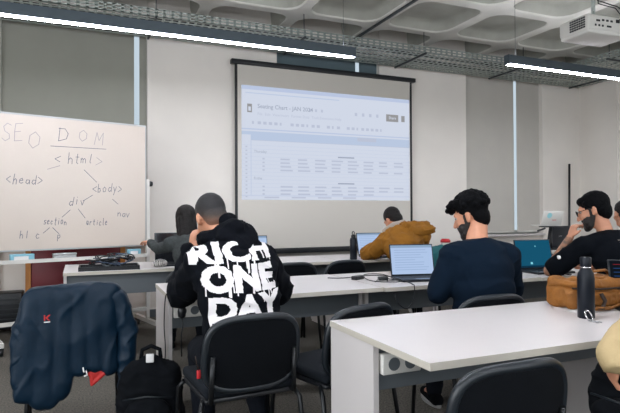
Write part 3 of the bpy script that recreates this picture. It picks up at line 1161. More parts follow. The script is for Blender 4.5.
def head_prims(H, R, s=1.0):
    def w(p): return H + R @ (V(p) * s)
    P = [p_ell(w((0, -.018, .035)), V((.074, .094, .086)) * s, R),
         p_ell(w((0, .022, -.015)), V((.062, .070, .085)) * s, R),
         p_ell(w((0, .040, -.080)), V((.046, .046, .034)) * s, R),
         p_cap(w((0, .088, .010)), w((0, .108, -.028)), .009 * s, .014 * s),
         p_cap(w((-.030, .074, .032)), w((.030, .074, .032)), .014 * s, .014 * s),
         p_cap(w((-.018, .084, -.060)), w((.018, .084, -.060)), .0095 * s, .0095 * s),
         p_ell(w((.040, .060, -.025)), V((.020, .022, .022)) * s, R), p_ell(w((-.040, .060, -.025)), V((.020, .022, .022)) * s, R)]
    for q in (-1, 1):
        e = R @ Matrix.Rotation(q * math.radians(20), 3, 'Z')
        P.append(p_ell(w((q * .079, -.010, -.006)), V((.010, .019, .031)) * s, e))
        P.append(p_ell(w((q * .074, -.002, -.022)), V((.012, .012, .018)) * s, e))
    return P


def hand_prims(wr, d, n, side, curl=35, s=1.0, spread=1.0):
    """wrist point, pointing direction, palm normal (towards palm side), side +1 right / -1 left"""
    d = V(d).normalized(); n = V(n); n = (n - d * n.dot(d)).normalized()
    x = d.cross(n) * side          # towards the thumb
    wr = V(wr)
    P = []
    palm = wr + d * .045 * s
    Rm = Matrix((x, d, n)).transposed()
    P.append(p_ell(wr + d * .012 * s, V((.026, .030, .019)) * s, Rm))
    P.append(p_ell(palm, V((.040, .050, .015)) * s, Rm))
    P.append(p_ell(palm + d * .015 * s, V((.042, .038, .0135)) * s, Rm))
    for k, (o, L) in enumerate(((.031, .072), (.0105, .080), (-.0105, .075), (-.031, .058))):
        a = math.radians((.031 * 0 + o) * 260 * spread)
        fd = (d * math.cos(a) + x * math.sin(a)).normalized()
        p = palm + d * .036 * s + x * o * s
        ang = 0
        for i, fr in enumerate((.45, .31, .24)):
            ang += math.radians(curl) * (0.7 if i == 0 else 1.0)
            dd = fd * math.cos(ang) + n * math.sin(ang)
            q = p + dd * L * fr * s
            P.append(p_cap(p, q, (.0092 - .0006 * i) * s, (.0088 - .0008 * i) * s))
            p = q
    b = wr + d * .022 * s + x * .026 * s
    m = b + (d * .6 + x * .75 + n * .25).normalized() * .034 * s
    e = m + (d * .85 + x * .25 + n * .4).normalized() * .030 * s
    P += [p_cap(b, m, .0135 * s, .0105 * s), p_cap(m, e, .0105 * s, .0085 * s)]
    return P


def torso_axes(J):
    up = (J['neck'] - J['pel']).normalized()
    r = J['shR'] - J['shL']
    r = (r - up * r.dot(up)).normalized()
    f = up.cross(r)
    return r, f, up, Matrix((r, f, up)).transposed()


def torso_prims(J, t=0.0, w=1.0, bulge=0.0):
    r, f, up, R = torso_axes(J)
    pel, neck = J['pel'], J['neck']
    L = (neck - pel).length
    mid = (J['shL'] + J['shR']) / 2
    bend = J.get('bend', 0.03)

    def at(k): return pel.lerp(neck, k) - f * bend * math.sin(PI * k)
    P = [p_ell(pel + up * .02, (.165 * w + t, .118 + t, .12 + t), R),
         p_ell(at(.25), (.142 * w + t + bulge, .108 + t + bulge, .12 + t), R),
         p_ell(at(.45), (.150 * w + t + bulge, .112 + t + bulge, .13 + t), R),
         p_ell(at(.66), (.165 * w + t, .118 + t, .13 + t), R),
         p_ell(at(.82), (.150 * w + t, .098 + t, .09 + t), R),
         p_cap(at(.88), J['shL'] + up * .005, .062 + t, .060 + t), p_cap(at(.88), J['shR'] + up * .005, .062 + t, .060 + t),
         p_cap(at(.92), neck + up * (.01 if t == 0 else -.035), .060 + t * .6, .052 + t * .3)]
    return P


def arm_prims(J, s, t=0.0, upto=1.0, taper=True):
    sh, el, wr = J['sh' + s], J['el' + s], J['wr' + s]
    t = t - J.get('thin', 0.0)
    P = [p_cap(sh, el, .056 + t, .043 + t)]
    if upto > .5:
        k = (upto - .5) * 2
        m = el.lerp(wr, .3); e = el.lerp(wr, k)
        P += [p_cap(el, m, .043 + t, .042 + t), p_cap(m, e, .042 + t, (.028 + (1 - k) * .012) + t)]
    else:
        P = [p_cap(sh, sh.lerp(el, upto * 2), .056 + t, .050 + t * 1.4)]
    return P


def leg_prims(J, s, t=0.0):
    r, f, up, R = torso_axes(J)
    q = 1 if s == 'R' else -1
    hip = J['pel'] + r * q * .09 - V((0, 0, .02))
    return [p_cap(hip, J['kn' + s], .082 + t, .058 + t), p_cap(J['kn' + s], J['kn' + s].lerp(J['an' + s], .35), .057 + t, .056 + t),
            p_cap(J['kn' + s].lerp(J['an' + s], .35), J['an' + s], .056 + t, .038 + t)]


def default_legs(J, yaw=0, spread=.13, reach=.40):
    r, f, up, R = torso_axes(J)
    fh = V((f.x, f.y, 0)).normalized(); rh = V((r.x, r.y, 0)).normalized()
    base = V((J['pel'].x, J['pel'].y, 0))
    for s, q in (('L', -1), ('R', 1)):
        J.setdefault('kn' + s, base + fh * reach + rh * q * spread + V((0, 0, .52)))
        J.setdefault('an' + s, base + fh * (reach + .02 * q - .02) + rh * q * (spread + .02) + V((0, 0, .10)))
    J['fh'] = fh


def person(label, J, top, legs_mat, hair=None, skin='skin', group=None, top_t=.022, sleeve=.97, wr=.006, fold=.006, top_name='jumper', hands=None,
           hair_mat='hair_black', vox=.0075, extra=None, w=1.0, hair_wr=.004, hair_wf=45, bulge=0.0, top_vox=.010, rest='sitting'):
    J = {k: (V(v) if isinstance(v, (tuple, list)) else v) for k, v in J.items()}
    default_legs(J)
    org = V((J['pel'].x, J['pel'].y, 0))
    root = thing('person', label, 'person', org)
    R = rotm(*J['hrot'])
    H = J['head']
    hs = J.get('hs', 1.0)
    P = head_prims(H, R, hs)
    nr = J.get('nr', 1.0)
    P += [p_cap(J['neck'], H + R @ V((0, -.025, -.055)), .056 * nr, .052 * nr)]
    P += torso_prims(J, 0, w)
    hd = hands or {}
    for s, q in (('L', -1), ('R', 1)):
        P += arm_prims(J, s)
        d, n, curl = hd.get(s, ((J['wr' + s] - J['el' + s]).normalized(), V((0, 0, -1)), 25))
        P += hand_prims(J['wr' + s], d, n, q, curl)
        P += leg_prims(J, s)
        an = J['an' + s]
        P += [p_cap(an, an + J['fh'] * .12 - V((0, 0, .06)), .036, .03)]
    blob('body', P, M[skin], root, org, vox, 3)
    # eyes
    for q in (-1, 1):
        c = H + R @ (V((q * .030, .071, .012)) * hs)
        bm = bmesh.new()
        r = bmesh.ops.create_icosphere(bm, subdivisions=2, radius=.0115)
        for v in r['verts']:
            v.co = v.co + c
        k = bmesh.ops.create_icosphere(bm, subdivisions=2, radius=.0066)
        for v in k['verts']:
            v.co = v.co + c + R @ V((0, .0078, 0))
        for f in bm.faces:
            if all(((v.co - c).length > .0119) or ((v.co - c - R @ V((0, .0078, 0))).length < .0067) for v in f.verts):
                f.material_index = 1
        bmesh.ops.translate(bm, verts=bm.verts[:], vec=-org)
        obj('eye', bm, [M['eye'], M['iris']], root, True)
    # top
    P = torso_prims(J, top_t, w, bulge)
    for s in 'LR':
        P += arm_prims(J, s, top_t, sleeve)
        if sleeve > .9:
            e = J['wr' + s]; a = J['el' + s].lerp(e, .80)
            P += [p_cap(a, J['el' + s].lerp(e, .93), .034 + top_t, .026 + top_t)]
    tp = blob(top_name, P, top, root, org, top_vox, 5, wr, 7.0, fold, 7.5)
    P = [p_ell(J['pel'], (.165 * w + .012, .12, .10))]
    for s in 'LR':
        P += leg_prims(J, s, .016)
    blob('trousers', P, legs_mat, root, org, .012, 4, .004, 8, .004, 9)
    for s in 'LR':
        an = J['an' + s]; fh = J['fh']
        side = V((-fh.y, fh.x, 0))
        P = [p_cap(V((an.x, an.y, .045)) - fh * .045, V((an.x, an.y, .038)) + fh * .16, .042, .034), p_cap(V((an.x, an.y, .08)), V((an.x, an.y, .05)), .042, .042)]
        sh = blob('shoe', P, M['black_soft'], root, org, .009, 3)
        bm = bmesh.new()
        loop = []
        for k in range(20):
            a = 2 * PI * k / 20
            loop.append(V((an.x, an.y, 0)) + fh * (.057 + .138 * math.cos(a)) + side * (.044 * math.sin(a)))
        lo = [bm.verts.new(p + V((0, 0, .002))) for p in loop]; hi = [bm.verts.new(p + V((0, 0, .022))) for p in loop]
        bm.faces.new(lo[::-1]); bm.faces.new(hi)
        for k in range(20):
            bm.faces.new((lo[k], lo[(k + 1) % 20], hi[(k + 1) % 20], hi[k]))
        bmesh.ops.translate(bm, verts=bm.verts[:], vec=-org)
        obj('sole', bm, M['sole'], sh)
    if hair:
        P = []
        for h in hair:
            if h[0] == 'e':
                P.append(p_ell(H + R @ (V(h[1]) * hs), V(h[2]) * hs, R))
            else:
                P.append(p_cap(H + R @ (V(h[1]) * hs), H + R @ (V(h[2]) * hs), h[3] * hs, h[4] * hs))
        blob('hair', P, M[hair_mat], root, org, .006, 2, hair_wr, hair_wf)
    return root, J, R, org, tp


def worn(name, H, R, org, root, prims, m, vox=.005, smooth=2, wr=.0, wf=40, hs=1.0):
    P = []
    for h in prims:
        if h[0] == 'e':
            P.append(p_ell(H + R @ V(h[1]) * hs, V(h[2]) * hs, R))
        else:
            P.append(p_cap(H + R @ V(h[1]) * hs, H + R @ V(h[2]) * hs, h[3] * hs, h[4] * hs))
    return blob(name, P, m, root, org, vox, smooth, wr, wf)


CROP = [('e', (0, -.024, .042), (.0785, .095, .088)), ('e', (0, -.058, -.012), (.064, .056, .070))]

# ---- man in the printed hoodie
J = dict(pel=(.73, 2.50, .55), neck=(.70, 2.74, 1.085), head=(.642, 2.86, 1.205), hrot=(12, -26, -5), shL=(.555, 2.66, .975), shR=(.855, 2.66, .975),
         elL=(.505, 2.98, .795), elR=(1.02, 2.82, .80), wrL=(.565, 2.985, 1.025), wrR=(1.0, 3.12, .79), bend=.05, knL=(.60, 2.92, .50), knR=(.86, 2.92, .50), anL=(.60, 2.82, .1), anR=(.90, 2.78, .1))
p1, J1, R1, o1, top1 = person('man seen from behind in a black hoodie printed RICH ONE DAY, head bowed', J, M['hoodie'], M['denim'], CROP, hair_mat='fade', top_name='hoodie', top_t=.036, w=1.08,
                              hands=dict(L=((.05, -.12, .9), (.8, .1, .1), 45), R=((0, 1, -.05), (0, 0, -1), 25)), bulge=.012, wr=.010, fold=.012, hair_wr=.001)
N1 = J1['neck']
hp = [p_cap((.585, 2.76, 1.110), (.62, 2.68, 1.110), .035, .045), p_cap((.62, 2.68, 1.110), (.71, 2.65, 1.150), .045, .058), p_cap((.71, 2.66, 1.155), (.80, 2.72, 1.130), .055, .045),
      p_cap((.70, 2.74, 1.185), (.745, 2.84, 1.185), .045, .04), p_cap((.78, 2.72, 1.14), (.76, 2.82, 1.15), .045, .038), p_cap((.66, 2.63, 1.11), (.745, 2.585, 1.055), .050, .035), p_cap((.79, 2.66, 1.11), (.75, 2.585, 1.055), .050, .035),
      p_cap((.64, 2.68, 1.105), (.73, 2.60, 1.08), .035, .03), p_cap((.81, 2.70, 1.105), (.75, 2.61, 1.08), .035, .03), p_ell((.74, 2.61, 1.08), (.07, .04, .045)),
      p_cap((.585, 2.76, 1.11), (.60, 2.86, 1.08), .035, .03)]
hood = blob('hood', hp, M['hoodie'], p1, o1, .008, 4, .008, 9, .008, 14)

# lettering printed on the back: a fine grid pressed onto the cloth
SC.view_layers[0].update()
tm = top1.data
bvh = BVHTree.FromPolygons([v.co + o1 for v in tm.vertices], [tuple(p.vertices) for p in tm.polygons])


def text_mask(s, bold=.035):
    t, b = text_mesh(s, bold)
    bmesh.ops.triangulate(t, faces=t.faces[:])
    tr = [[(v.co.x, v.co.y) for v in f.verts] for f in t.faces]
    t.free()
    tree = BVHTree.FromPolygons([V((x, y, 0)) for q in tr for (x, y) in q], [(3 * i, 3 * i + 1, 3 * i + 2) for i in range(len(tr))])

    def inside(u, v):        # u,v in 0..1 across the bounds
        x = b[0] + u * (b[1] - b[0]); y = b[2] + v * (b[3] - b[2])
        h = tree.ray_cast(V((x, y, 1)), V((0, 0, -1)))
        return h[0] is not None
    return inside


lines = [('RICH', .478, .880, .990, 1.090, .025, .045), ('ONE', .522, .868, .860, .985, .012, .055), ('DAY', .545, .890, .735, .848, .03, .045)]
cell = .0026
bm = bmesh.new()
cache = {}
drips = []
rd = random.Random(3)
for (s, xa, xb, za, zb, sl, bo) in lines:
    ins = text_mask(s, bo)
    for k in range(25):
        u = rd.random()
        # hang a drip from an inked spot
        v0 = rd.random() * .5
        if ins(u, v0 + .02):
            drips.append((xa + u * (xb - xa), za + v0 * (zb - za) + sl * (u - .3), .003 + rd.random() * .003, .02 + rd.random() * .05, (xa, xb, za, zb, sl)))
    nx = int((xb - xa) / cell); nz = int((zb - za + .06) / cell)
    for i in range(nx):
        u = (i + .5) / nx
        for j in range(nz):
            z = za - .03 + j * cell
            v = (z - sl * (u - .3) - za) / (zb - za)
            if not (0 <= v <= 1):
                continue
            wob = .012 * noise.noise(V((u * 14, v * 6, len(s))))
            if ins(min(max(u + wob, 0), 1), min(max(v + wob, 0), 1)):
                cache[(round((xa + i * cell) / cell), round(z / cell))] = 1
for (x, z, wd, ln, _) in drips:
    for i in range(int(wd / cell) + 1):
        for j in range(int(ln / cell)):
            cache[(round(x / cell) + i, round(z / cell) - j)] = 1
vm = {}


def surf(i, j):
    if (i, j) not in vm:
        h = bvh.ray_cast(V((i * cell, 2.0, j * cell)), V((0, 1, 0)))
        vm[(i, j)] = bm.verts.new(h[0] + h[1] * .0025 - o1) if (h[0] is not None and h[0].y < 2.85) else None
    return vm[(i, j)]


for (i, j) in cache:
    q = [surf(i, j), surf(i + 1, j), surf(i + 1, j + 1), surf(i, j + 1)]
    if all(q):
        f = bm.faces.new(q); f.smooth = True
obj('back_print', bm, M['print_white'], top1)

# ---- man in the navy sweater, with curly hair and beard
rc = random.Random(5)
curl = [('e', (0, -.030, .055), (.086, .100, .090)), ('e', (0, -.062, -.012), (.072, .052, .075)), ('e', (0, .045, .095), (.070, .058, .040))]
for k in range(150):
    a = rc.random() * 2 * PI; e = rc.random() * .5 * PI
    x, y, z = math.cos(a) * math.cos(e), math.sin(a) * math.cos(e), math.sin(e)
    if y > .3 and z < .55:
        continue
    curl.append(('e', (x * .088, -.028 + y * .104, .050 + z * .094), (.014 + .009 * rc.random(),) * 3))
for k in range(42):
    curl.append(('e', (-.06 + .12 * rc.random(), .030 + .062 * rc.random(), .080 + .030 * rc.random()), (.014 + .009 * rc.random(),) * 3))
for k in range(12):
    curl.append(('e', (-.05 + .10 * rc.random(), .088 + .028 * rc.random(), .060 + .035 * rc.random()), (.012 + .007 * rc.random(),) * 3))
J = dict(pel=(2.15, 2.50, .55), nr=1.15, neck=(2.165, 2.56, 1.055), head=(2.175, 2.63, 1.203), hrot=(34, -20, 0), shL=(2.00, 2.58, .965), shR=(2.335, 2.50, .965),
         elL=(1.915, 2.60, .76), elR=(2.49, 2.62, .74), wrL=(2.20, 2.93, .80), wrR=(2.42, 2.92, .79), bend=.035)
p3, J3, R3, o3, top3 = person('bearded man with curly black hair in a dark navy sweater, face turned left', J, M['navy_knit'], M['denim'], curl, top_name='sweater', top_t=.024, w=1.03,
                              bulge=.01, wr=.006, fold=.006, hair_wr=.003, hair_wf=60)
BEARD = [('e', (.044, .048, -.056), (.024, .034, .034)), ('e', (-.044, .048, -.056), (.024, .034, .034)), ('e', (0, .068, -.085), (.034, .028, .028)), ('c', (-.060, .010, -.035), (-.046, .042, -.088), .017, .020), ('c', (.060, .010, -.035), (.046, .042, -.088), .017, .020),
         ('c', (-.046, .045, -.088), (0, .076, -.104), .022, .024), ('c', (.046, .045, -.088), (0, .076, -.104), .022, .024),
         ('c', (-.022, .088, -.046), (.022, .088, -.046), .008, .008), ('c', (-.026, .084, -.048), (-.030, .072, -.090), .009, .014), ('c', (.026, .084, -.048), (.030, .072, -.090), .009, .014),
         ('c', (-.066, .012, .01), (-.062, .012, -.035), .011, .015), ('c', (.066, .012, .01), (.062, .012, -.035), .011, .015)]
worn('beard', J3['head'], R3, o3, p3, BEARD, M['beard'], .005, 1, .002, 70)
bm = bmesh.new()
r_, f_, u_, RR = torso_axes(J3)
tube(bm, [J3['neck'] + V((0, 0, .015)) + (r_ * math.cos(a) + f_ * math.sin(a)) * .060 - o3 - V((0, 0, .012)) for a in [2 * PI * k / 24 for k in range(24)]], .009, 8, closed=True)
obj('neck_rib', bm, M['navy_knit'], top3)

# ---- bearded man in glasses, black T-shirt
flat = [('e', (0, -.026, .046), (.082, .099, .089)), ('e', (0, -.060, -.010), (.071, .056, .078)), ('e', (0, .036, .082), (.060, .045, .034)), ('c', (-.07, .03, .06), (-.074, .0, .02), .014, .010), ('c', (.07, .03, .06), (.074, .0, .02), .014, .010)]
J = dict(pel=(3.58, 2.62, .55), neck=(3.55, 2.80, 1.075), head=(3.50, 2.86, 1.236), hs=1.07, hrot=(36, -20, 2), shL=(3.35, 2.83, .965), shR=(3.70, 2.72, .965),
         elL=(3.22, 3.01, .79), elR=(3.88, 2.98, .80), wrL=(3.405, 2.985, 1.035), wrR=(3.70, 3.18, .79), bend=.05)
p4, J4, R4, o4, top4 = person('bearded man with glasses in a black T-shirt resting his chin on his hand', J, M['black_tee'], M['denim'], flat, top_name='tee_shirt', sleeve=.40, top_t=.020, w=1.15,
                              hands=dict(L=((.25, -.10, .75), (.8, -.2, -.2), 50), R=((-.6, .7, -.02), (0, 0, -1), 25)), wr=.006, fold=.006, hair_wr=.002, hair_wf=70)
me_ = [o for o in p4.children if o.name.startswith('body')][0].data
me_.materials.append(M['skin_tat'])
a_, b_ = J4['elL'] - o4, J4['wrL'] - o4
for pl in me_.polygons:
    c_ = pl.center
    k_ = (c_ - a_).dot(b_ - a_) / (b_ - a_).length_squared
    if -.2 < k_ < .97 and (c_ - a_.lerp(b_, k_)).length < .062:
        pl.material_index = 1
worn('beard', J4['head'], R4, o4, p4, BEARD, M['beard'], .005, 1, .002, 70, 1.07)
bm = bmesh.new()
for q in (-1, 1):
    ring = []
    for k in range(20):
        a = 2 * PI * k / 20
        ring.append(J4['head'] + 1.07 * R4 @ V((q * .033 + .026 * math.cos(a), .102, .010 + .020 * math.sin(a))) - o4)
    tube(bm, ring, .0028, 6, closed=True)
    tube(bm, [J4['head'] + 1.07 * R4 @ V((q * .060, .100, .018)) - o4, J4['head'] + 1.07 * R4 @ V((q * .084, .01, .018)) - o4, J4['head'] + 1.07 * R4 @ V((q * .082, -.02, .0)) - o4], .0026, 6)
tube(bm, [J4['head'] + 1.07 * R4 @ V((-.008, .103, .014)) - o4, J4['head'] + 1.07 * R4 @ V((0, .106, .017)) - o4, J4['head'] + 1.07 * R4 @ V((.008, .103, .014)) - o4], .0026, 6)
obj('glasses', bm, M['black_glass'], p4)

# small white marks printed on the T-shirt
bvh4 = BVHTree.FromPolygons([v.co + o4 for v in top4.data.vertices], [tuple(p.vertices) for p in top4.data.polygons])


def shirt_mark(P, w, h, mi, name):
    bm = bmesh.new()
    P = V(P); dr = V((.62, .78, -.06)).normalized(); rt = V((.78, -.62, 0)); up = V((0, 0, 1))
    n = 6
    g = []
    for i in range(n + 1):
        row = []
        for j in range(n + 1):
            q = P - dr * .3 + rt * (i / n - .5) * w + up * (j / n - .5) * h
            hit = bvh4.ray_cast(q, dr, .6)
            row.append(bm.verts.new(hit[0] + hit[1] * .002 - o4) if hit[0] is not None else None)
        g.append(row)
    for i in range(n):
        for j in range(n):
            q = [g[i][j], g[i + 1][j], g[i + 1][j + 1], g[i][j + 1]]
            if all(q) and not (w < .03 and (i in (0, n - 1)) and (j in (0, n - 1))):
                bm.faces.new(q)
    if bm.faces:
        obj(name, bm, M[mi], top4)
    else:
        bm.free()


shirt_mark((3.24, 2.95, .895), .022, .026, 'print_white', 'sleeve_mark')
for k in range(3):
    shirt_mark((3.60, 2.72, 1.02 - k * .016), .10 - .02 * k, .004, 'grey_rib', 'back_lettering')

# ---- person in the mustard jacket leaning over the back desk
J = dict(pel=(3.02, 4.55, .55), neck=(2.93, 4.74, 1.055), hs=1.06, head=(2.965, 4.86, 1.150), hrot=(8, -38, -8), shL=(2.82, 4.72, .945), shR=(3.16, 4.62, .985),
         elL=(2.70, 4.93, .80), elR=(3.28, 4.86, .80), wrL=(2.86, 5.06, .79), wrR=(3.10, 5.10, .79), bend=.07)
p5, J5, R5, o5, top5 = person('person in a mustard hooded jacket leaning over the back row desk', J, M['mustard'], M['denim'], CROP, hair_mat='hair_brown', top_name='jacket', top_t=.034, w=1.08,
                              wr=.012, fold=.016, hair_wr=.002)
blob('hood', [p_cap((2.98, 4.62, 1.09), (3.20, 4.60, 1.09), .050, .055), p_cap((3.02, 4.56, 1.04), (3.22, 4.54, 1.06), .055, .045), p_cap((2.98, 4.70, 1.10), (3.16, 4.72, 1.08), .045, .040), p_ell((3.13, 4.58, 1.055), (.11, .07, .05))],
     M['mustard'], p5, o5, .009, 4, .012, 8, .012, 14)
blob('inner_collar', [p_cap((2.83, 4.80, 1.04), (2.90, 4.73, 1.10), .030, .034), p_cap((2.90, 4.73, 1.10), (3.00, 4.72, 1.125), .034, .034), p_cap((3.00, 4.74, 1.12), (3.03, 4.82, 1.10), .034, .028)],
     M['grey_rib'], p5, o5, .007, 3, .004, 14)

p5.location.x += .045

# ---- long-haired person reaching towards the whiteboard
J = dict(pel=(.90, 4.66, .55), neck=(.885, 4.79, 1.045), head=(.865, 4.87, 1.175), hrot=(4, -12, 0), shL=(.73, 4.80, .955), shR=(1.04, 4.80, .955),
         elL=(.64, 4.95, .915), elR=(1.10, 5.00, .80), wrL=(.60, 5.16, .965), wrR=(.98, 5.16, .79), bend=.03, hs=1.04, thin=.008)
lh = [('e', (0, -.024, .038), (.086, .104, .090)), ('c', (-.055, -.02, .02), (-.062, -.05, -.17), .034, .030), ('c', (.055, -.02, .02), (.062, -.05, -.17), .034, .030),
      ('c', (0, -.07, .02), (0, -.095, -.20), .062, .050), ('c', (-.035, -.06, 0), (-.045, -.085, -.20), .045, .034), ('c', (.035, -.06, 0), (.045, -.085, -.20), .045, .034)]
p2, J2, R2, o2, top2 = person('person with long dark hair in a dark grey sweater reaching towards the whiteboard', J, M['grey_knit'], M['denim'], lh, hair_mat='hair_brown', top_name='sweater', top_t=.012, w=.90,
                              hands=dict(L=((-.35, .9, .05), (0, 0, -1), 25), R=((-.3, 1, 0), (0, 0, -1), 20)), wr=.005, fold=.006, hair_wr=.003, hair_wf=30)

# ---- brown haired person at the right edge
J = dict(pel=(4.90, 2.75, .55), neck=(4.86, 2.86, 1.06), head=(4.845, 2.90, 1.205), hrot=(-25, -8, 0), shL=(4.68, 2.86, .96), shR=(5.04, 2.84, .96),
         elL=(4.62, 3.0, .76), elR=(5.12, 2.98, .76), wrL=(4.74, 3.2, .79), wrR=(5.0, 3.2, .79), bend=.03)
for k_ in ('pel', 'neck', 'head', 'shL', 'shR', 'elL', 'elR', 'wrL', 'wrR'):
    a_ = J[k_]; J[k_] = (a_[0] - .30, a_[1] + .50, a_[2])
p6 = person('brown haired person at the right edge behind the bearded man with glasses', J, M['grey_knit'], M['denim'], CROP, hair_mat='hair_brown', top_name='sweater', top_t=.022, vox=.009)[0]

# ---- person in beige at the lower right corner
J = dict(pel=(2.42, .92, .55), neck=(2.38, 1.00, 1.07), head=(2.37, 1.03, 1.22), hrot=(8, -6, 0), shL=(2.18, 1.04, .965), shR=(2.58, .98, .965),
         elL=(1.88, 1.24, .94), elR=(2.68, 1.12, .76), wrL=(1.66, 1.28, .735), wrR=(2.50, 1.42, .79), bend=.03)
p7 = person('person in a beige shirt at the lower right corner, forearm and cuff showing', J, M['beige'], M['denim'], CROP, hair_mat='hair_brown', top_name='shirt', top_t=.034, sleeve=.99, wr=.006, fold=.010,
            hands=dict(L=((.25, .35, -.85), (.8, -.3, -.2), 40), R=((-.2, .9, 0), (0, 0, -1), 25)))[0]

# ------------------------------------------------------------------ navy coat over the chair at the left
t = thing('padded_coat', 'navy padded coat draped over a chair in front of the whiteboard', 'coat', (-.02, 3.14, 0), math.radians(2))
X_ = (1, 0, 0)
P = [p_cap((-.19, -.03, .80), (.17, -.03, .815), .058, .055), p_cap((-.19, .03, .79), (.17, .03, .80), .05, .05)]
# left panel, wide and long; right panel shorter
for (x0, z0, x1, z1, ra, rb) in ((-.20, .78, -.235, .34, .058, .060), (-.13, .80, -.16, .30, .060, .062), (-.06, .80, -.075, .33, .060, .052), (-.235, .66, -.26, .40, .045, .05),
                                 (.01, .80, .02, .43, .055, .045), (.08, .80, .095, .44, .058, .045), (.14, .79, .165, .42, .055, .048), (-.17, .34, -.13, .285, .055, .05)):
    P.append(p_cap((x0, -.055, z0), (x1, -.075, z1), ra, rb, ((0, 1, 0), .72)))
for (x0, z0, x1, z1) in ((-.18, .78, -.20, .50), (0, .80, 0, .50), (.15, .78, .17, .50)):
    P.append(p_cap((x0, .05, z0), (x1, .06, z1), .045, .045))
blob('coat_body', P, M['navy_coat'], t, (0, 0, 0), .010, 5, .008, 4, .009, 8, fz=.35)
P = [p_cap((.20, -.03, .77), (.255, -.06, .60), .060, .055), p_cap((.255, -.06, .60), (.25, -.085, .36), .055, .045), p_cap((.25, -.085, .36), (.235, -.09, .21), .045, .042)]
blob('sleeve', P, M['navy_coat'], t, (0, 0, 0), .009, 4, .006, 8, .010, 11, fz=.8)
P = [p_cap((-.215, -.02, .76), (-.255, -.04, .58), .055, .052), p_cap((-.255, -.04, .58), (-.250, -.06, .38), .052, .046)]
blob('sleeve', P, M['navy_coat'], t, (0, 0, 0), .009, 4, .006, 8, .010, 11, fz=.8)
P = [p_cap((.07, -.075, .455), (.165, -.085, .415), .014, .014), p_cap((.07, -.075, .455), (.075, -.08, .335), .014, .010), p_cap((.165, -.085, .415), (.075, -.08, .335), .012, .010), p_ell((.10, -.078, .405), (.05, .012, .045))]
blob('lining', P, M['red'], t, (0, 0, 0), .005, 2, .002, 20)
bm = bmesh.new()
bx(bm, (-.150, -.1305, .700), (-.144, -.1285, .728), 0)
quad(bm, (-.144, -.130, .714), (-.128, -.130, .728), (-.120, -.130, .728), (-.138, -.130, .708)); quad(bm, (-.144, -.130, .714), (-.138, -.130, .716), (-.122, -.130, .700), (-.130, -.130, .700))
bx(bm, (-.150, -.1305, .690), (-.122, -.1285, .695), 1)
e = obj('chest_logo', bm, [M['red'], M['paper']], t); e.location = (0, -.012, 0)
bm = bmesh.new(); tube(bm, [(.03, -.10, .44), (.035, -.12, .415), (.045, -.12, .425), (.05, -.12, .40), (.035, -.12, .395)], .004, 6); obj('hang_tag', bm, M['paper'], t)

# ------------------------------------------------------------------ backpack between the coat and the printed hoodie
def backpack(label, loc, rz, w, d, h, lean=-6):
    t = thing('backpack', label, 'backpack', loc, math.radians(rz))
    T = Matrix.Rotation(math.radians(lean), 4, 'X')
    P = [p_cap((-w * .26, 0, h * .24), (-w * .20, 0, h * .74), w * .25, w * .24, ((0, 1, 0), d / w)), p_cap((w * .26, 0, h * .24), (w * .20, 0, h * .74), w * .25, w * .24, ((0, 1, 0), d / w)),
         p_cap((0, 0, h * .24), (0, 0, h * .78), w * .26, w * .26, ((0, 1, 0), d / w)), p_ell((0, 0, h * .18), (w * .48, d * .46, h * .17))]
    blob('bag_body', P, M['black_soft'], t, (0, 0, 0), .010, 4, .006, 9, .010, 12, tf=T)
    P = [p_ell((0, -d * .36, h * .34), (w * .36, d * .22, h * .24)), p_ell((0, -d * .38, h * .28), (w * .34, d * .2, h * .18))]
    blob('front_pocket', P, M['black_soft'], t, (0, 0, 0), .009, 3, .004, 12, .006, 14, tf=T)
    bm = bmesh.new(); tube(bm, [(-.05, 0, h * .93), (-.045, 0, h * 1.02), (0, 0, h * 1.06), (.045, 0, h * 1.02), (.05, 0, h * .93)], .011, 8)
    o = obj('handle', bm, M['black_soft'], t); o.matrix_local = T
    for s in (-1, 1):
        bm = bmesh.new(); tube(bm, [(s * w * .2, d * .38, h * .86), (s * w * .3, d * .62, h * .68), (s * w * .34, d * .60, h * .4), (s * w * .3, d * .40, h * .14)], .020, 8, flat=.5)
        o = obj('shoulder_strap', bm, M['black'], t); o.matrix_local = T
    bm = bmesh.new(); tube(bm, [(-w * .34, -d * .42, h * .56), (0, -d * .60, h * .60), (w * .34, -d * .42, h * .56)], .004, 6)
    o = obj('zip', bm, M['rim'], t); o.matrix_local = T
    return t


b1 = backpack('black backpack standing on the floor between the navy coat and printed hoodie', (.335, 2.93, .0), -14, .36, .25, .50)
bm = bmesh.new(); rbx(bm, (-.018, -.012, .455), (.022, .0, .50), .004, 2); obj('white_tag', bm, M['paper'], b1)
b2 = backpack('black backpack on a chair at the lower right under the beige cuff', (1.77, 1.27, .477), -75, .34, .24, .23, 4)

t = thing('red_tag', 'small red strap end hanging at the left side of the chair under the printed hoodie', 'tag', (.475, 2.36, .53))
t.scale = (.65, .65, .65)
bm = bmesh.new(); rbx(bm, (-.013, -.005, -.03), (.013, .005, .03), .004, 2); obj('red_end', bm, M['red_plastic'], t)
bm = bmesh.new(); tube(bm, [(0, 0, .028), (-.012, .004, .07), (-.02, .01, .12)], .008, 8, flat=.4); obj('strap', bm, M['strap'], t)

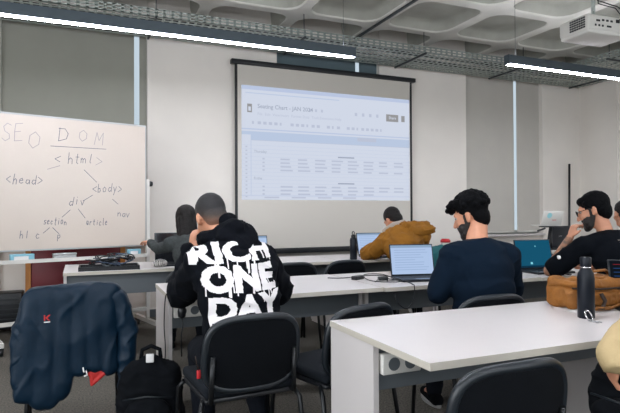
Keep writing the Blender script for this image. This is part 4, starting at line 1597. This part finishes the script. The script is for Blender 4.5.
# ------------------------------------------------------------------ mustard bag on the near desk
t = thing('messenger_bag', 'mustard brown canvas bag lying on the near desk behind the black bottle', 'bag', (2.49, 2.03, .74), math.radians(-4))
def p_box(lo, hi, r):
    a, b = V(lo) + V((r, r, r)), V(hi) - V((r, r, r))
    out = []
    for x in (a.x, (a.x + b.x) / 2, b.x):
        for z in (a.z, b.z):
            out.append(p_cap((x, a.y, z), (x, b.y, z), r, r))
    for y in (a.y, (a.y + b.y) / 2, b.y):
        for z in (a.z, (a.z + b.z) / 2, b.z):
            out.append(p_cap((a.x, y, z), (b.x, y, z), r, r))
    return out


blob('bag_body', p_box((-.25, -.10, .0), (.26, .10, .115), .035), M['tan_bag'], t, (0, 0, 0), .009, 3, .008, 10, .010, 14)
blob('flap', p_box((-.24, -.112, .095), (.27, .09, .150), .024), M['tan_bag'], t, (0, 0, 0), .008, 3, .010, 9, .010, 13)
blob('front_pocket', p_box((-.17, -.135, .012), (.10, -.085, .090), .020), M['tan_bag'], t, (0, 0, 0), .007, 3, .005, 14, .006, 16)
bm = bmesh.new(); tube(bm, [(-.25, -.10, .112), (-.10, -.128, .104), (.10, -.128, .106), (.27, -.10, .118)], .005, 6); obj('zip', bm, M['strap'], t)
bm = bmesh.new(); tube(bm, [(-.22, -.12, .10), (-.25, -.14, .05), (-.20, -.16, .016), (-.08, -.165, .014), (.02, -.15, .03), (.12, -.14, .07)], .015, 8, flat=.45); obj('shoulder_strap', bm, M['tan_bag'], t)
bm = bmesh.new(); tube(bm, [(-.19, -.145, .075), (-.17, -.16, .02), (-.13, -.165, .014), (-.10, -.155, .05), (-.11, -.14, .085)], .012, 8, flat=.5); obj('dark_webbing', bm, M['strap'], t)
bm = bmesh.new(); tube(bm, [(-.10, .0, .145), (-.06, -.01, .175), (.06, -.01, .182), (.11, .0, .15)], .012, 8, flat=.6); obj('carry_handle', bm, M['tan_bag'], t)
bm = bmesh.new(); rbx(bm, (.13, -.142, .05), (.165, -.128, .085), .003, 2); obj('buckle', bm, M['alu'], t)

# ------------------------------------------------------------------ black bottle with a clip and keys on the near desk
t = thing('water_bottle', 'tall matte black steel bottle standing on the near desk before the mustard bag', 'bottle', (2.15, 1.80, .74))
bm = bmesh.new(); lathe(bm, [(.034, 0), (.037, .004), (.037, .185), (.034, .205), (.0225, .228), (.0215, .236)]); obj('bottle_body', bm, M['bottle'], t)
bm = bmesh.new(); lathe(bm, [(.0235, .236), (.0245, .240), (.0245, .275), (.022, .280), (.0, .281)]); obj('bottle_cap', bm, M['bottle'], t)
bm = bmesh.new(); lathe(bm, [(.0228, .230), (.0238, .2315), (.0238, .236), (.0228, .2365)]); obj('steel_ring', bm, M['chrome'], t)
t = thing('carabiner', 'small steel carabiner with keys at the foot of the black bottle', 'carabiner', (2.095, 1.735, .742))
bm = bmesh.new(); tube(bm, [(.018 * math.cos(a), .012 * math.sin(a) + .005, .022 + .022 * math.sin(a)) for a in [2 * PI * k / 16 for k in range(16)]], .0035, 6, closed=True); obj('ring', bm, M['chrome'], t)
for s in (-1, 1):
    bm = bmesh.new(); rbx(bm, (s * .008 - .006, -.03, .0), (s * .008 + .006, .0, .004), .0015, 1); tube(bm, [(s * .008, -.035, .002), (s * .011, -.052, .002)], .003, 6); obj('key', bm, M['alu'], t)
bm = bmesh.new(); bx(bm, (-.075, -.05, 0), (.075, .05, .0012)); o = obj('note_paper', bm, M['paper']); o.location = (2.27, 1.93, .7405); o.rotation_euler = (0, 0, .2)
tag(o, 'small white paper lying on the near desk between bottle and dark laptop', 'paper')

# ------------------------------------------------------------------ bottle and cup on other desks
t = thing('water_bottle', 'black bottle with a loop cap on the back desk beside the mustard sleeve', 'bottle', (2.645, 5.05, .74))
bm = bmesh.new(); lathe(bm, [(.034, 0), (.038, .004), (.038, .205), (.032, .222), (.024, .230)]); obj('bottle_body', bm, M['bottle'], t)
bm = bmesh.new(); lathe(bm, [(.023, .230), (.024, .232), (.024, .258), (.0, .26)]); c_ = obj('bottle_cap', bm, M['black'], t)
bm = bmesh.new(); tube(bm, [(.014 * math.cos(a), 0, .275 + .018 * math.sin(a)) for a in [2 * PI * k / 14 for k in range(14)]], .0045, 6, closed=True); obj('carry_loop', bm, M['black'], c_)
t = thing('travel_cup', 'white travel cup with a red lid behind the navy sweater shoulder', 'cup', (3.03, 4.98, .74))
t.location = (3.80, 5.02, .74)
t.scale = (1.1, 1.1, .95)
bm = bmesh.new(); lathe(bm, [(.032, 0), (.036, .003), (.048, .15), (.049, .16)]); obj('cup_body', bm, M['white_plastic'], t)
bm = bmesh.new(); lathe(bm, [(.051, .158), (.051, .185), (.042, .19), (.04, .20), (.0, .201)]); obj('cup_lid', bm, M['red_plastic'], t)

# teal jacket over a chair back behind the bright laptop
t = thing('teal_jacket', 'teal jacket hung over the chair back between the bright laptop and navy sweater', 'jacket', (3.10, 4.27, 0))
P = [p_cap((-.09, 0, .84), (.09, 0, .87), .05, .05), p_cap((-.09, -.02, .80), (-.10, -.03, .50), .055, .05), p_cap((.0, -.02, .82), (.0, -.03, .48), .055, .05), p_cap((.09, -.02, .82), (.10, -.03, .50), .055, .05)]
blob('jacket_cloth', P, M['teal'], t, (0, 0, 0), .010, 4, .006, 8, .010, 10)

# ------------------------------------------------------------------ cable tray box, zebra pouch and adapters
t = thing('equipment_tray', 'shallow black tray on the back desk by the whiteboard', 'tray', (.24, 5.12, .74), math.radians(-2))
bm = bmesh.new(); bx(bm, (-.25, -.14, 0), (.25, .14, .006))
for lo, hi in (((-.25, -.14, .006), (.25, -.13, .035)), ((-.25, .13, .006), (.25, .14, .035)), ((-.25, -.13, .006), (-.24, .13, .035)), ((.24, -.13, .006), (.25, .13, .035))):
    bx(bm, lo, hi)
obj('tray_shell', bm, M['black'], t)
rc = random.Random(11)
for k in range(14):
    bm = bmesh.new()
    cx, cy = -.12 + .24 * rc.random(), -.04 + .08 * rc.random()
    rr, ph = .045 + .05 * rc.random(), rc.random() * 6
    pts = []
    for q in range(42):
        a = q * .42 + ph
        pts.append((cx + rr * math.cos(a) * (1 + .25 * math.sin(a * .37)), cy + rr * .55 * math.sin(a), .022 + .05 * abs(math.sin(a * .5 + k)) + .005 * k))
    tube(bm, pts, .0048, 6)
    o = obj('cable', bm, mat('slate blue cable', (70, 84, 104), .5) if k % 4 == 0 else (M['grey_lam'] if k % 5 == 1 else M['black']))
    o.location = (.24, 5.12, .74)
    tag(o, 'tangled cable coiled in the black tray on the back desk', 'cable', 'tangled cables in the black tray')
t = thing('zebra_pouch', 'small zebra striped pouch on the back desk beside the long haired person', 'pouch', (.68, 5.13, .74), .2)
blob('pouch_body', [p_ell((0, 0, .035), (.055, .035, .035)), p_cap((-.04, 0, .03), (.04, 0, .03), .03, .03)], M['zebra'], t, (0, 0, 0), .006, 2)
bm = bmesh.new(); tube(bm, [(-.045, 0, .062), (0, 0, .071), (.045, 0, .062)], .003, 6); obj('zip', bm, M['alu'], t)


def cable_thing(label, pts, r=.0035, m='black', org=(0, 0, 0)):
    bm = bmesh.new()
    ps = [V(p) for p in pts]
    sm = []
    for i in range(len(ps) - 1):
        p0, p1, p2, p3 = ps[max(i - 1, 0)], ps[i], ps[i + 1], ps[min(i + 2, len(ps) - 1)]
        for k in range(6):
            u = k / 6
            sm.append(.5 * ((2 * p1) + (p2 - p0) * u + (2 * p0 - 5 * p1 + 4 * p2 - p3) * u * u + (3 * p1 - p0 - 3 * p2 + p3) * u ** 3))
    sm.append(ps[-1])
    tube(bm, sm, r, 6)
    o = obj('cable', bm, M[m], None, False, tuple(ps[0]))
    return tag(o, label, 'cable')


t = thing('power_adapter', 'black laptop power adapter on the middle desk left of the bright laptop', 'adapter', (1.88, 3.52, .74), .5)
bm = bmesh.new(); rbx(bm, (-.055, -.025, 0), (.055, .025, .028), .006, 3); obj('adapter_body', bm, M['black'], t, True)
t = thing('power_adapter', 'black plug adapter lying against the laptop on the middle desk', 'adapter', (2.02, 3.40, .74), -.3)
bm = bmesh.new(); rbx(bm, (-.035, -.025, 0), (.035, .025, .026), .006, 3); obj('adapter_body', bm, M['black'], t, True)
cable_thing('thin black cable looping from the adapters and hanging over the middle desk edge', [(1.70, 3.66, .745), (1.80, 3.60, .746), (1.93, 3.46, .772), (2.05, 3.36, .77), (2.10, 3.20, .746), (2.06, 3.08, .746), (2.04, 3.03, .74), (2.03, 3.02, .66), (1.98, 3.02, .60), (1.92, 3.03, .63), (1.90, 3.06, .70)])
cable_thing('black cable coiled beside the adapters on the middle desk', [(1.90, 3.30, .746), (2.02, 3.42, .750), (2.10, 3.30, .746), (2.00, 3.22, .748), (1.88, 3.34, .752), (1.92, 3.50, .775), (2.05, 3.46, .775), (2.08, 3.34, .75), (1.98, 3.28, .75)])
cable_thing('thin black cable running down the end panel of the left middle desk', [(.60, 3.20, .746), (.55, 3.35, .746), (.50, 3.36, .744), (.478, 3.37, .72), (.474, 3.40, .55), (.476, 3.36, .40), (.474, 3.42, .22), (.478, 3.38, .06), (.47, 3.36, .006)])
cable_thing('short cable on the right middle desk in front of the blue laptop', [(3.30, 3.10, .745), (3.42, 3.13, .746), (3.50, 3.06, .746), (3.40, 3.05, .745), (3.33, 3.14, .745)])
t = thing('plug', 'black plug hanging from the near corner of the left middle desk', 'plug', (.53, 3.10, .62))
bm = bmesh.new(); lathe(bm, [(.012, .02), (.022, .03), (.024, .06), (.018, .093)], seg=12); obj('plug_body', bm, M['black'], t)
bm = bmesh.new(); tube(bm, [(0, 0, .025), (.006, 0, -.02), (-.004, 0, -.08), (0, .01, -.2)], .004, 6); obj('plug_cable', bm, M['black'], t)

# ------------------------------------------------------------------ raised white laptop and stand, black pole
t = thing('laptop_stand', 'black angled stand arm holding up the stickered white laptop', 'stand', (5.62, 5.22, .74))
bm = bmesh.new(); tube(bm, [(0, 0, .005), (0, 0, .02)], .09, 24); obj('stand_base', bm, M['black'], t)
bm = bmesh.new(); tube(bm, [(0, 0, .02), (0.0, 0, .29)], .014, 10); obj('stand_pole', bm, M['black'], t)
bm = bmesh.new(); rbx(bm, (-.11, -.10, .29), (.11, .10, .305), .004, 2); obj('stand_plate', bm, M['black'], t)
bm = bmesh.new(); tube(bm, [(-.13, -.02, .278), (-.22, -.05, .262), (-.30, -.07, .25)], .013, 8); obj('stand_arm', bm, M['black'], t)
t = thing('laptop', 'white laptop with stickers on its lid raised on the black stand', 'laptop', (5.60, 5.22, 1.047), math.radians(170))
bm = bmesh.new(); rbx(bm, (-.15, -.19, 0), (.15, .02, .014), .004, 2); obj('base', bm, M['white_plastic'], t)
bm = bmesh.new(); rbx(bm, (-.15, -.004, 0), (.15, .004, .19), .003, 2); l_ = obj('lid', bm, M['white_plastic'], t); l_.location = (0, .02, .012); l_.rotation_euler = (-.30, 0, 0)
bm = bmesh.new(); tube(bm, [(.05, .0046, .13), (.05, .0050, .13)], .036, 20); obj('round_sticker', bm, mat('pale aqua sticker', (150, 208, 214), .5), l_)
bm = bmesh.new(); rbx(bm, (-.06, .0042, .06), (.0, .0050, .078), .0003, 1); obj('sticker', bm, mat('pale pink sticker', (214, 168, 160), .5), l_)
t = thing('black_pole', 'thin black pole standing against the front wall at the right', 'pole', (7.50, 6.60, 0))
bm = bmesh.new(); tube(bm, [(0, 0, .02), (.03, 0, 2.03)], .018, 12); obj('pole_tube', bm, M['black'], t)
bm = bmesh.new(); tube(bm, [(0, 0, 0), (0, 0, .02)], .06, 16); obj('foot', bm, M['black'], t)
